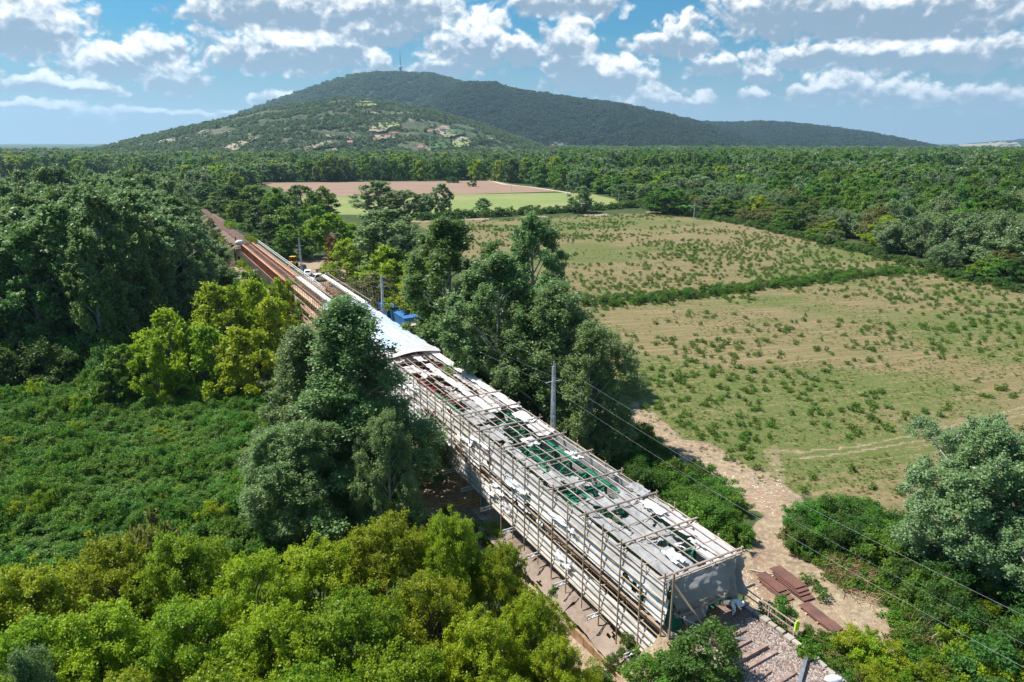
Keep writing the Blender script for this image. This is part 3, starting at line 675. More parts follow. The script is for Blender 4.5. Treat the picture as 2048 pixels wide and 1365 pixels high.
def tree_at(kind, px, top, wpx, name, label, h=None, yb=None, group=None, cat='tree', i=None, rz=None):
    if yb is not None:
        p = hit(px, yb); q = ray(px, top); k = math.hypot(p.x, p.y) / math.hypot(q[0], q[1]); h = CAMZ + q[2] * k - p.z; x, y = p.x, p.y
    else: v = at_h(px, top, h); x, y = v.x, v.y
    z = float(terr(x, y)); dep = y * math.cos(PITCH) + (CAMZ - h * .6) * math.sin(PITCH)
    if yb is None: h = h - z
    return put(kind, x, y, z - .05, h, wpx * dep / F / 2, name, label, group, cat, i, rz)
def instances(name, pts, kinds, label, cat=None, kind='stuff'):
    """one object scattering whole shared meshes over points: pts = (x, y, z, rz, sx, sz, idx)"""
    pts = np.array(pts, float); me = bpy.data.meshes.new(name); me.vertices.add(len(pts)); me.vertices.foreach_set('co', pts[:, :3].astype(np.float32).ravel())
    for an, arr in (('rz', pts[:, 3]), ('sx', pts[:, 4]), ('sz', pts[:, 5])):
        a = me.attributes.new(an, 'FLOAT', 'POINT'); a.data.foreach_set('value', arr.astype(np.float32))
    a = me.attributes.new('idx', 'INT', 'POINT'); a.data.foreach_set('value', pts[:, 6].astype(np.int32))
    o = link(name, me); tag(o, label, cat, None, kind)
    ng = bpy.data.node_groups.new(name, 'GeometryNodeTree'); ng.interface.new_socket('Geometry', in_out='INPUT', socket_type='NodeSocketGeometry'); ng.interface.new_socket('Geometry', in_out='OUTPUT', socket_type='NodeSocketGeometry')
    n = ng.nodes; l = ng.links; gi = n.new('NodeGroupInput'); go = n.new('NodeGroupOutput'); j = n.new('GeometryNodeJoinGeometry')
    def attr(nm, ty='FLOAT'): q = n.new('GeometryNodeInputNamedAttribute'); q.data_type = ty; q.inputs[0].default_value = nm; return q.outputs[0]
    rot = n.new('ShaderNodeCombineXYZ'); l.new(attr('rz'), rot.inputs[2]); sc = n.new('ShaderNodeCombineXYZ'); sxa = attr('sx'); l.new(sxa, sc.inputs[0]); l.new(sxa, sc.inputs[1]); l.new(attr('sz'), sc.inputs[2])
    for i, m_ in enumerate(kinds):
        src = bpy.data.objects.new(name + '_source', m_); oi = n.new('GeometryNodeObjectInfo'); oi.inputs['Object'].default_value = src; oi.inputs['As Instance'].default_value = True
        cmp_ = n.new('FunctionNodeCompare'); cmp_.data_type = 'INT'; cmp_.operation = 'EQUAL'; ints = [s_ for s_ in cmp_.inputs if s_.type == 'INT']
        l.new(attr('idx', 'INT'), ints[0]); ints[1].default_value = i
        ip = n.new('GeometryNodeInstanceOnPoints'); l.new(gi.outputs[0], ip.inputs['Points']); l.new(cmp_.outputs[0], ip.inputs['Selection']); l.new(oi.outputs['Geometry'], ip.inputs['Instance'])
        l.new(rot.outputs[0], ip.inputs['Rotation']); l.new(sc.outputs[0], ip.inputs['Scale']); l.new(ip.outputs[0], j.inputs[0])
    l.new(j.outputs[0], go.inputs[0]); md = o.modifiers.new('scatter', 'NODES'); md.node_group = ng
    return o
# --- trees set one by one
HAND = [
 ('poplar_c', 685, 598, 400, dict(h=22, i=0), 'poplar_tree', 'tall grey-green poplar in the middle of the picture hiding part of the bridge roof', None),
 ('poplar_c', 600, 655, 300, dict(h=18.5, i=0), 'poplar_tree', 'broad grey-green poplar joined to the left side of the tallest one by the bridge', None),
 ('poplar_n', 600, 850, 230, dict(h=12, i=0), 'poplar_tree', 'lower leafy poplar in front of the tallest one by the bridge', None),
 ('poplar_n', 770, 830, 150, dict(h=13, i=1), 'poplar_tree', 'small poplar against the left sheeting of the bridge', None),
 ('poplar_n', 545, 860, 170, dict(h=11, i=1), 'poplar_tree', 'small poplar standing at the edge of the green thicket', None),
 ('poplar_r', 892, 445, 240, dict(h=25, i=0), 'poplar_tree', 'tall green poplar behind the bridge, left one of the two highest on the field side', None),
 ('poplar_r', 1065, 432, 170, dict(h=26, i=1), 'poplar_tree', 'tallest slender poplar with bare white limbs behind the bridge', None),
 ('poplar_r', 1000, 510, 230, dict(h=23, i=1), 'poplar_tree', 'poplar with broken white branches between the two highest ones', None),
 ('poplar_n', 1110, 570, 260, dict(h=20, i=1), 'poplar_tree', 'wide silvery poplar nearest to the lattice pole behind the bridge', None),
 ('poplar_n', 1180, 650, 190, dict(h=16.5, i=0), 'poplar_tree', 'rightmost silvery poplar leaning over the dirt path', None),
 ('poplar_r', 930, 590, 150, dict(h=15, i=0), 'poplar_tree', 'dark green poplar close behind the white van', None),
 ('poplar_n', 1085, 680, 160, dict(h=12, i=1), 'poplar_tree', 'low silvery poplar right behind the bridge sheeting', None),
 ('silver_r', 1990, 845, 270, dict(h=17, i=0), 'poplar_tree', 'silver-leaved poplar at the right edge of the picture beside the wires', None),
 ('silver_r', 2130, 900, 260, dict(h=16, i=0), 'poplar_tree', 'silver poplar half cut by the right edge of the picture', None),
 ('silver_m', 768, 418, 150, dict(h=20, i=0), 'poplar_tree', 'large dark grey-green tree behind the yellow-green ones at the yard', None),
 ('maple_m', 655, 428, 125, dict(h=14, i=0), 'maple_tree', 'yellow-green tree with a dead brown side next to the yard', None),
 ('maple_m', 690, 482, 90, dict(h=11, i=1), 'maple_tree', 'rounded yellow-green tree beside the dark green container', None),
 ('maple_m', 775, 492, 130, dict(h=12, i=0), 'maple_tree', 'bright yellow-green tree left of the tall poplars', None),
 ('maple_m', 840, 520, 130, dict(h=13, i=1), 'maple_tree', 'bright green tree touching the tall left poplar', None),
 ('olive_m', 745, 548, 110, dict(h=8, i=0), 'maple_tree', 'brownish green tree behind the scaffolding posts', None),
 ('bushy_m', 880, 560, 90, dict(h=9, i=0), 'bushy_tree', 'green tree above the blue containers', None),
 ('olive_m', 915, 600, 70, dict(h=9, i=0), 'maple_tree', 'small olive green tree above the white van', None),
 ('brown_m', 660, 470, 34, dict(h=12, i=0), 'dead_tree', 'rusty brown dead tree among the yellow-green ones', None),
 ('silver_m', 758, 362, 86, dict(yb=432, i=0), 'poplar_tree', 'tallest grey-green tree on the hedge line of the light green field', None),
 ('silver_m', 810, 380, 80, dict(yb=434, i=1), 'poplar_tree', 'dark tree joined to the tallest one on the field hedge', None),
 ('silver_m', 886, 366, 46, dict(yb=432, i=1), 'poplar_tree', 'upright tree alone on the hedge line, right of the dark pair', None),
 ('willow_m', 852, 388, 40, dict(yb=432, i=0), 'willow_tree', 'light green small tree between the two dark ones on the field hedge', None),
 ('silver_m', 967, 396, 34, dict(yb=430, i=0), 'poplar_tree', 'small round grey tree in the middle of the field hedge', None),
 ('silver_m', 1164, 372, 52, dict(yb=426, i=1), 'poplar_tree', 'grey-green tree standing alone before the light green field', None),
 ('dark_m', 946, 360, 20, dict(yb=374, i=0), 'dark_bush', 'dark bush alone on the bare ploughed field', None),
 ('dark_m', 905, 354, 30, dict(yb=366, i=0), 'dark_bush', 'wide dark bush at the far edge of the ploughed field', None),
 ('bushy_m', 1330, 375, 110, dict(yb=428, i=0), 'bushy_tree', 'dark round tree at the corner of the meadow', None),
]
for k, x, top, w, a, nm, lb, gr in HAND: tree_at(k, x, top, w, nm, lb, group=gr, cat='bush' if 'bush' == nm[-4:] else 'tree', **a)
ORD = ['leftmost', 'second from the left', 'third from the left', 'fourth from the left', 'fifth from the left', 'sixth from the left', 'seventh from the left', 'eighth from the left', 'ninth from the left', 'tenth from the left', 'eleventh from the left']
def ordinal(items, row, fmt):
    # place in the picture within its row, for look-alike trees
    out = {}
    for r in sorted(set(row)):
        ids = sorted([i for i in range(len(items)) if row[i] == r], key=lambda i: items[i][0])
        for n, i in enumerate(ids): out[i] = fmt[r] % (ORD[n] if n < len(ORD) else 'rightmost')
    return out
G1 = 'yellow-green trees along the bottom edge of the picture'
NM = ([(770, 1045, 12, 210), (905, 1040, 12, 200), (1010, 1095, 10.5, 170), (630, 1105, 11, 220), (500, 1120, 12, 220), (360, 1085, 12, 230), (215, 1090, 12, 230), (60, 1150, 12, 260),
        (850, 1160, 11, 260), (1060, 1195, 9, 180), (700, 1210, 12, 270), (540, 1230, 12, 270), (360, 1220, 12, 280), (190, 1230, 12, 280), (20, 1270, 12, 300), (950, 1250, 10, 250), (1110, 1285, 8, 170), (800, 1330, 11, 280), (600, 1370, 12, 300), (420, 1360, 12, 300),
        (240, 1370, 12, 300), (1010, 1390, 9, 250), (-60, 1190, 12, 280), (-60, 1400, 12, 300), (1140, 1400, 7.5, 140)])
NL = ordinal(NM, [0 if q[1] < 1155 else 1 if q[1] < 1300 else 2 for q in NM], ['%s yellow-green tree in the back row of the near wood', '%s yellow-green tree in the middle row of the near wood', '%s yellow-green tree in the front row at the bottom edge'])
for i, (x, y, h, w) in enumerate(NM):
    tree_at('maple_n', x, y, w * (1.28 if x < 840 else 1.05), 'maple_tree', NL[i], h=h, group=G1, i=i)
tree_at('olive_m', 300, 1035, 150, 'maple_tree', 'brownish thin-leaved tree behind the near yellow-green wood', h=12)
tree_at('poplar_n', 40, 1310, 170, 'poplar_tree', 'grey-green tree at the bottom left corner of the picture', h=13, i=0)
G2 = 'yellow-green trees between the thicket and the wood'
NM = ([(330, 620, 13, 140), (430, 572, 14, 150), (500, 560, 14, 130), (540, 600, 12, 110), (400, 650, 11, 150), (480, 660, 11, 140), (300, 680, 10, 100), (560, 560, 11, 70)])
NL = ordinal(NM, [0] * len(NM), ['%s of the bright yellow-green trees between thicket and dark wood'])
for i, (x, y, h, w) in enumerate(NM):
    tree_at('maple_m', x, y, w, 'maple_tree', NL[i], h=h, group=G2, i=i)
for i, (x, y, h, w) in enumerate([(490, 545, 12, 90), (585, 560, 9, 60), (545, 585, 9, 70), (600, 600, 8, 60), (240, 690, 9, 100), (210, 730, 7, 90)]):
    tree_at('bushy_m', x, y, w, 'bushy_tree', 'green tree filling the gap beside the far bridge spans', h=h, group='green trees beside the far bridge spans', i=i)
G3 = 'green trees right of the far railway track'
for i, (x, y, h, w) in enumerate([(455, 372, 15, 90), (505, 370, 15, 90), (555, 376, 16, 90), (600, 372, 17, 85), (640, 374, 17, 85), (575, 412, 14, 90), (520, 410, 12, 80), (625, 412, 13, 80), (475, 400, 10, 60), (535, 440, 10, 70), (580, 450, 11, 80), (430, 385, 10, 50), (560, 470, 7, 50), (500, 440, 6, 45)]):
    tree_at('bushy_m' if i % 3 else 'dark_m', x, y, w, 'bushy_tree', 'leafy green tree on the right of the far railway track', h=h, group=G3, i=i)
# --- woods filled in: near ones single trees, far ones one mass
def scatter(poly, r0, r1, cell, az0, az1, seed, grow=0.0, extra=None):
    rng = np.random.RandomState(seed); out = []; r = r0
    while r < r1:
        c = cell * (1 + grow * max(0, r - 200) / 1000); n = int((az1 - az0) * r / c)
        a = az0 + (np.arange(n) + rng.rand(n)) * c / r; rr = r + (rng.rand(n) - .5) * c * .9
        x = rr * np.sin(a); y = rr * np.cos(a); px, py = px_of(x, y, 0); ok = in_poly(px, py, poly)
        if extra: ok &= extra(x, y)
        for q in np.where(ok)[0]: out.append((x[q], y[q]))
        r += c * .87
    return out
wood_poly = [(-1500, 760), (-300, 750), (215, 745), (330, 690), (420, 600), (440, 520), (440, 440), (400, 425), (395, 400), (340, 306), (-1500, 306)]
edge_px = lambda y: np.interp(y, [300, 340, 390, 430, 470, 520, 560, 620, 760], [330, 350, 385, 405, 445, 475, 470, 440, 330])
def clear(x, y, h, rad):
    px, py = px_of(x, y, h); px2, _ = px_of(x + rad, y, h); px3, py3 = px_of(x + rad, y, h * .5); return px2 < edge_px(py) and px3 < edge_px(py3)
near_pts, far_pts = [], []
for (x, y) in scatter(wood_poly, 105, 420, 7.2, -.95, -.2, 3):
    r = math.hypot(x, y); h = R_.uniform(20, 26) if r < 330 else R_.uniform(15, 22); rad = R_.uniform(3.6, 5)
    if px_of(x + rad, y, 10)[0] < -120: continue
    if not clear(x, y, h, rad):
        h = h * .5
        if not clear(x, y, h, rad): continue
    near_pts.append((x, y, h, rad, r))
near_pts = [(x, y, h * (.8 + .35 * vn(x / 14, y / 14)), rad * R_.uniform(.9, 1.3), r) for (x, y, h, rad, r) in near_pts]
near_pts.sort(key=lambda p: p[4])
GW = 'tall poplars of the dense wood left of the railway'
for q, (x, y, h, rad, r) in enumerate(near_pts[:290]):
    k = R_.choice(['poplar_m'] * 3 + ['silver_m'] * 2) if r < 300 else R_.choice(['far_poplar', 'far_poplar', 'far_willow', 'far_dark'])
    put(k, x, y, 0, h, rad * 1.25, 'poplar_tree', 'tall dark green poplar in the dense wood left of the railway', GW)
KF = ['far_poplar', 'far_poplar', 'far_bushy', 'far_bushy', 'far_dark', 'far_willow', 'far_willow', 'far_maple', 'far_column']
fmesh = []; fref = []
_cnt = {}
for k in KF:
    i = _cnt.get(k, 0); _cnt[k] = i + 1; t = T[k][i % len(T[k])]; fmesh.append(t['one']); fref.append(t)
def inst(x, y, h, rad, idx, z=0.0): t = fref[idx]; return (x, y, z, R_.uniform(0, 6.28), rad / t['R'], h / t['H'], idx)
rest = [inst(x, y, h, rad * 1.15, R_.choice([0, 1, 4, 5]), 0) for (x, y, h, rad, r) in near_pts[290:]]
rail = lambda x, y: (np.abs((x * RX + y * RY) - TC) > 9) | (x * DX + y * DY > 334)
left_far = [(-1500, 400), (340, 345), (400, 420), (432, 424), (520, 366), (985, 361), (1060, 372), (1125, 382), (1160, 386), (1230, 372), (1230, 298.5), (-1500, 298.5)]
for (x, y) in scatter(left_far, 330, 2300, 10.5, -.85, .16, 8, 1.1, rail):
    r = math.hypot(x, y); n_ = vn(x / 60 + 3, y / 60); h = 13 + 9 * n_ + R_.uniform(-2, 3)
    if r < 420 and x * RX + y * RY < TC and not clear(x, y, h, 4): continue
    rest.append(inst(x, y, h, R_.uniform(5, 9) * (1 + r / 4000), R_.choice([0, 1, 2, 3, 4, 5, 6, 7, 2, 3, 5])))
belt = [(1290, 414), (1350, 426), (1500, 452), (1700, 495), (1900, 548), (2100, 596), (2700, 700), (2700, 298.5), (1100, 298.5), (1130, 378), (1190, 388)]
bp = []
for (x, y) in scatter(belt, 170, 2600, 9.2, -.02, .85, 9, 1.6):
    px, py = px_of(x, y, 0); r = math.hypot(x, y)
    if in_poly(px, py, [(1860, 368), (2048, 366), (2048, 392), (1900, 392)]): continue
    # height grows from the bushy edge into the wood
    e = np.interp(px, [1290, 1500, 1700, 1900, 2100, 2700], [414, 452, 495, 548, 596, 700]) - py
    h = np.interp(e, [0, 6, 22, 80, 400], [4.5, 7.5, 11, 15, 19]) * R_.uniform(.72, 1.35) 
    if r > 700: h = R_.uniform(19, 26)
    bp.append((x, y, h, r, e))
bp.sort(key=lambda p: p[3])
vis = [p for p in bp if px_of(p[0], p[1], 0)[0] < 2120]; hid = [p for p in bp if px_of(p[0], p[1], 0)[0] >= 2120]
GB = 'trees of the belt along the right edge of the meadow'
NB = {'far_bushy': ('bushy_tree', 'mid green tree in the belt behind the meadow'), 'far_dark': ('dark_tree', 'dark green tree in the belt behind the meadow'), 'far_willow': ('willow_tree', 'grey-green willow in the belt behind the meadow'),
      'far_maple': ('maple_tree', 'yellow-green tree in the belt behind the meadow'), 'far_poplar': ('poplar_tree', 'rounded poplar in the belt behind the meadow'), 'far_column': ('columnar_poplar', 'dark columnar poplar in the belt behind the meadow')}
for q, (x, y, h, r, e) in enumerate(vis[:285]):
    c = vn(x / 22 + 5, y / 22 + 9) + R_.uniform(-.1, .1)
    k = ('bushy_m' if c < .36 else 'dark_m' if c < .45 else 'maple_m' if c < .50 and e < 60 else 'olive_m' if c < .55 and e < 60 else 'bushy_m' if c < .62 else 'willow_m') if r < 420 else R_.choice(['far_bushy', 'far_willow', 'far_poplar'])
    nm, lb = ('olive_tree', 'brownish green tree in the belt behind the meadow') if k == 'olive_m' else NB[k.replace('_m', '').replace('far_', '') and 'far_' + k.replace('_m', '').replace('far_', '')]
    put(k, x, y, 0, h, R_.uniform(4.4, 7.6) * (.7 if h < 8 else 1.05), nm, lb, 'each ' + nm.replace('_', ' ') + ' of the belt along the meadow')
for (x, y, h, r, e) in vis[285:] + hid:
    c = vn(x / 30 + 5, y / 30 + 9) + R_.uniform(-.14, .14)
    idx = (2 if c < .36 else 4 if c < .44 else 7 if c < .54 and e < 70 and r < 600 else 3 if c < .6 else 0 if c < .66 else 5 if c < .85 else 6)
    rest.append(inst(x, y, h, R_.uniform(5, 10.5) * (1 + r / 3500), idx))
for (px, top, yb) in ((1565, 322, 372), (1575, 330, 374), (1660, 330, 376), (1535, 338, 378)):
    p = hit(px, yb); q = ray(px, top); k = math.hypot(p.x, p.y) / math.hypot(q[0], q[1]); put('far_column', p.x, p.y, 0, CAMZ + q[2] * k, 3.2, 'columnar_poplar', 'dark columnar poplar rising above the belt behind the meadow', 'columnar poplars above the belt')
print('far trees', len(rest), 'near', len(near_pts), len(vis))
instances('distant_woodland', rest, fmesh, 'distant mixed woodland stretching to the foot of the hills')
# trees on the vineyard hill
x_, y_, Z_, VV_ = HILLS['vineyard_hill5']; rng = np.random.RandomState(4); hp = []
ii = rng.randint(0, x_.shape[0] - 1, 14000); jj = rng.randint(0, 99, 14000)
hx, hy, hz = x_[ii, jj], y_[ii, jj], Z_[ii, jj]; dn = fbm(hx / 120 + 7, hy / 90, 4)
for q in np.where((dn > .40) & (hz > 4))[0]: hp.append((hx[q] + rng.normal() * 3, hy[q] + rng.normal() * 3, hz[q] - 1, rng.rand() * 6, rng.uniform(.5, 1.4), rng.uniform(.35, .8), rng.choice([0, 1, 1, 2, 0])))
def blobtree(key, leaf, seed): return merged(key, tree_mesh(key, 12, 5, leaf, BK, 160, 1.5, 'dome', seed, 8, .03, .4, 4, .16, .2))
instances('hillside_trees', hp, [blobtree('hill_tree', L['hill'], 5), blobtree('hill_tree_grey', L['willow'], 6), blobtree('hill_tree_dark', L['dark'], 8)], 'scattered trees and scrub over the vineyard hill')
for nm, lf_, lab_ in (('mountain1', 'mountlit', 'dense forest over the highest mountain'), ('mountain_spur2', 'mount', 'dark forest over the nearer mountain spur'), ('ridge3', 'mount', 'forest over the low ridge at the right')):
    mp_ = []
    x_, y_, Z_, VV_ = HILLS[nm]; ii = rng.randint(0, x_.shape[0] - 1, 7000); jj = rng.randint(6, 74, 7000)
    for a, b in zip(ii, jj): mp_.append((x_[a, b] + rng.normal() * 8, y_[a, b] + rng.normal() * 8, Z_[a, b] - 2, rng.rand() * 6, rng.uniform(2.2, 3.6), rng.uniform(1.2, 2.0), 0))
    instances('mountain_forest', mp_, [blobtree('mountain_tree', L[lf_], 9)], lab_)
# --- thicket on the left
thick = [(-500, 765), (100, 755), (260, 775), (530, 790), (560, 850), (520, 960), (480, 1060), (560, 1130), (300, 1150), (-500, 1250)]
th = [(x, y) for (x, y) in scatter(thick, 38, 115, 1.55, -.95, -.15, 12)]
tp = []
for (x, y) in th:
    n_ = vn(x / 4.5, y / 3.2); k = .55 + .75 * n_; tp.append((x, y, float(terr(x, y)) - .1, R_.uniform(0, 6.28), R_.uniform(.7, 1.05), k * R_.uniform(.85, 1.2), R_.randrange(3) if R_.random() < .98 else 3))
print('thicket', len(tp))
instances('shrub_thicket', tp, [t['one'] for t in T['thick']] + [T['shrub_y'][0]['one']], 'dense green shrub thicket covering the ground left of the bridge')
# --- shrubs right of the near span and around the site
def shrubs(poly, n, hr, kinds, label, group, seed, name='shrub', z0=0.0):
    rr = random.Random(seed); c = 0; xs = [p[0] for p in poly]; ys = [p[1] for p in poly]; t_ = 0; placed = []
    while c < n and t_ < 8000:
        t_ += 1; x = rr.uniform(min(xs), max(xs)); y = rr.uniform(min(ys), max(ys))
        if not in_poly(x, y, poly): continue
        p = hit(x, y)
        if any((p.x - a) ** 2 + (p.y - b) ** 2 < 1.5 for a, b in placed): continue
        placed.append((p.x, p.y)); h = rr.uniform(*hr); put(rr.choice(kinds), p.x, p.y, p.z - .1, h, h * rr.uniform(.5, .75), name, label.replace('shrub', 'small tree') if name == 'small_tree' else label, group, 'tree' if name == 'small_tree' else 'shrub'); c += 1  # these far groups are shrubs too, put in the tree category
shrubs([(1160, 870), (1235, 850), (1300, 880), (1390, 955), (1450, 1000), (1478, 1035), (1475, 1075), (1430, 1085), (1350, 1035), (1260, 970), (1180, 915)], 66, (1.9, 3.0), ['shrub', 'shrub_d', 'shrub'], 'dense green shrub on the bank between the covered bridge and the dirt path', 'shrubs on the bank between bridge and path', 1)
shrubs([(1600, 1045), (1700, 1045), (1840, 1100), (1860, 1200), (1960, 1310), (1880, 1280), (1800, 1190), (1760, 1140), (1700, 1115), (1640, 1115), (1600, 1105), (1590, 1075)], 66, (2.0, 3.2), ['shrub', 'shrub_d', 'shrub_d'], 'dense dark green shrub between the meadow and the rusty plates', 'shrubs between meadow and rusty plates', 2)
shrubs([(1840, 1200), (2048, 1150), (2150, 1300), (2150, 1450), (1960, 1450), (1900, 1330)], 40, (1.8, 3.4), ['shrub', 'shrub_d', 'shrub_y'], 'tangled shrub under the silver poplar at the right edge', 'shrubs under the silver poplar', 3)
shrubs([(1690, 1310), (1740, 1290), (1810, 1340), (1880, 1400), (1740, 1400)], 12, (1.4, 2.2), ['shrub_y'], 'bright yellow-green shrub beside the ballast at the bottom edge', 'bright shrubs beside the ballast', 4)
shrubs([(1480, 1100), (1500, 1085), (1430, 1060), (1400, 1060)], 5, (1.5, 2.2), ['shrub'], 'low green shrub close to the roof corner of the bridge', 'low shrubs close to the bridge corner', 5)
shrubs([(930, 740), (1000, 760), (1120, 850), (1180, 880), (1110, 870), (1000, 790)], 22, (1.2, 2.4), ['shrub', 'shrub_d'], 'dark shrub under the poplars behind the bridge', 'shrubs under the poplars behind the bridge', 6)
shrubs([(1150, 700), (1180, 760), (1240, 800), (1220, 830), (1100, 800), (1060, 740)], 22, (1.5, 3), ['shrub_d', 'shrub'], 'dark shrub at the foot of the silvery poplars', 'shrubs at the foot of the poplars', 7)
shrubs([(700, 575), (760, 560), (830, 565), (920, 600), (960, 660), (930, 650), (860, 600), (790, 585)], 20, (2, 4), ['shrub', 'shrub_d', 'shrub_y'], 'shrub below the yellow-green trees by the yard', 'small trees below the trees by the yard', 8, 'small_tree')
shrubs([(438, 430), (470, 450), (530, 490), (590, 520), (560, 525), (520, 505), (450, 455)], 26, (1.5, 3), ['shrub', 'shrub_y'], 'green shrub on the right bank of the far track', 'small trees on the right bank of the far track', 9, 'small_tree')
shrubs([(455, 480), (490, 510), (560, 560), (620, 610), (600, 640), (540, 600), (470, 530), (430, 490)], 26, (2.0, 3.6), ['shrub', 'shrub_y'], 'green shrub on the left bank of the far spans', 'small trees on the left bank of the far spans', 10, 'small_tree')
shrubs([(860, 1020), (1010, 1080), (1120, 1200), (1060, 1250), (900, 1150), (800, 1080)], 16, (1.2, 2.2), ['shrub', 'shrub_y'], 'low shrub on the bare slope left of the bridge pier', 'low shrubs left of the bridge pier', 11)
tree_at('poplar_r', 1405, 1268, 130, 'young_ash', 'dark green young tree standing left of the loose sleepers', h=10.4, i=0) if False else None
put('shrub_d', *hit(1415, 1352)[:], 3.1, 2.3, 'shrub', 'dark green leafy bush left of the loose sleepers', None, 'shrub', i=0)
put('shrub_d', *hit(1370, 1375)[:], 2.4, 1.8, 'shrub', 'smaller dark bush at the bottom edge under the corner post', None, 'shrub', i=1)
put('shrub', *hit(1557, 1255)[:], 2.3, 1.15, 'young_tree', 'green young ash between the ballast and the rusty plates', None, 'young tree', i=0)
put('shrub', *hit(1612, 1287)[:], 1.3, .55, 'young_tree', 'small sapling between the young ash and the plate nearest the viewer', None, 'young tree', i=1)
put('tuft', *hit(1643, 1198)[:], .9, .55, 'weed_clump', 'bright green weed clump right of the rusty plate stacks', None, 'weed', i=0)
put('tuft', *hit(1618, 1170)[:], .8, .7, 'weed_clump', 'green weeds at the far end of the larger plate stack', None, 'weed', i=1)
shrubs([(-60, 752), (60, 748), (150, 748), (250, 750), (250, 770), (-60, 775)], 26, (4, 7), ['shrub_d', 'shrub'], 'tall shrub at the foot of the dark poplar wood', 'shrubs at the foot of the poplar wood', 20)
shrubs([(1180, 1365), (1260, 1300), (1340, 1345), (1340, 1420), (1180, 1420)], 12, (1.0, 2.0), ['shrub', 'shrub_d'], 'low shrub on the bank below the near corner of the bridge', 'low shrubs below the near corner', 21)
shrubs([(330, 385), (375, 405), (400, 430), (455, 480), (440, 490), (380, 440), (330, 400)], 10, (3, 5), ['shrub_d', 'shrub'], 'green shrub on the left bank of the far track', 'small trees left of the far track', 22, 'small_tree')
shrubs([(400, 395), (430, 415), (445, 432), (470, 440), (480, 430), (440, 395)], 14, (3, 5), ['shrub', 'shrub_d'], 'green shrub close to the right side of the far track', 'small trees close to the right of the far track', 23, 'small_tree')
rr_ = random.Random(77); ug = []
while len(ug) < 1500:
    x, y = rr_.uniform(1540, 2100), rr_.uniform(1040, 1420)
    if in_poly(x, y, [(1560, 1075), (1640, 1150), (1700, 1180), (1780, 1210), (1800, 1330), (1700, 1300), (1640, 1270), (1590, 1300), (1800, 1420), (2100, 1420), (2100, 1100), (1700, 1040)]):
        if in_poly(x, y, [(1570, 1130), (1660, 1170), (1750, 1200), (1790, 1250), (1790, 1320), (1700, 1280), (1600, 1250)]) and rr_.random() < .96: continue
        p = hit(x, y); ug.append((p.x, p.y, p.z - .03, rr_.uniform(0, 6.28), rr_.uniform(.5, 1.3), rr_.uniform(.4, 1.2), rr_.randrange(4)))
dry_ = tree_mesh('dry_weed', .8, .6, L['olive'], BK, 260, .08, 'dome', 99, 9, .05, .38, 8, .15, .02)
instances('bank_undergrowth', ug, [t['one'] for t in T['tuft']] + [merged('dry_weed', dry_)], 'weeds and dry grass covering the banks right of the track bed')
gt = []; rg = np.random.RandomState(91); n_ = 60000; gx = rg.uniform(-5, 215, n_); gy = rg.uniform(42, 240, n_); qx, qy = px_of(gx, gy, 0)
okg = in_poly(qx, qy, gpx['meadow']) & (qx < 2600) & (rg.rand(n_) < np.clip(1.3 - np.hypot(gx, gy) / 240, .15, 1)) & (fbm(gx * .12 + 9, gy * .2, 4) > .43)
for P_ in (P_path1, P_path2, P_path3): okg &= seg_dist(gx, gy, P_) > 1.2
for i_ in np.where(okg)[0]: gt.append((gx[i_], gy[i_], float(0.0) - .02, rg.rand() * 6.28, rg.uniform(.2, .5), rg.uniform(.10, .25), rg.choice([0, 1, 1, 1])))
print('grass', len(gt))
gr_ = [merged('grass_%d' % i_, tree_mesh('grass_%d' % i_, .8, .6, lf_, BK, 90, .11, 'dome', 110 + i_, 7, .05, .55, 5, .2, .01)) for i_, lf_ in enumerate((L['tuft'], L['olive'], L['bushy']))]
instances('meadow_grass', gt, gr_, 'short patchy grass and dry herbs between the weed clumps of the meadow')
# --- hedges
def hedge(pts, rows, step, hr, label, group, kinds=('far_hedge',), seed=3, wid=2.5):
    rr = random.Random(seed); P = [Vector(pw(p)) for p in pts]
    for a, b in zip(P[:-1], P[1:]):
        n = max(1, int((b - a).length / step)); nn = (b - a).normalized(); nn = Vector((-nn.y, nn.x))
        for i in range(n):
            for r in range(rows):
                q = a.lerp(b, (i + rr.random()) / n) + nn * (r - (rows - 1) / 2) * wid + nn * rr.uniform(-1, 1); h = rr.uniform(*hr)
                put(rr.choice(kinds), q.x, q.y, -.05, h, h * rr.uniform(.65, .9), 'hedge_bush', label, group, 'bush')
hedge([(835, 441), (1000, 433), (1150, 424), (1290, 413)], 2, 4.2, (2.5, 4.5), 'dark bush in the hedge between the meadow and the light green field', 'bushes of the field hedge', seed=1, wid=3)
hedge([(1165, 612), (1300, 600), (1450, 583), (1600, 566), (1730, 550), (1825, 546)], 4, 2.3, (1.1, 1.9), 'low dark green bush in the strip dividing the meadow', 'bushes of the strip dividing the meadow', ('shrub_d', 'shrub', 'shrub'), seed=2, wid=1.7)
hedge([(1290, 418), (1380, 432), (1520, 457), (1700, 500), (1880, 548), (2060, 590)], 2, 4.2, (1.8, 2.8), 'low bush at the foot of the tree belt', 'low bushes at the foot of the tree belt', seed=3)
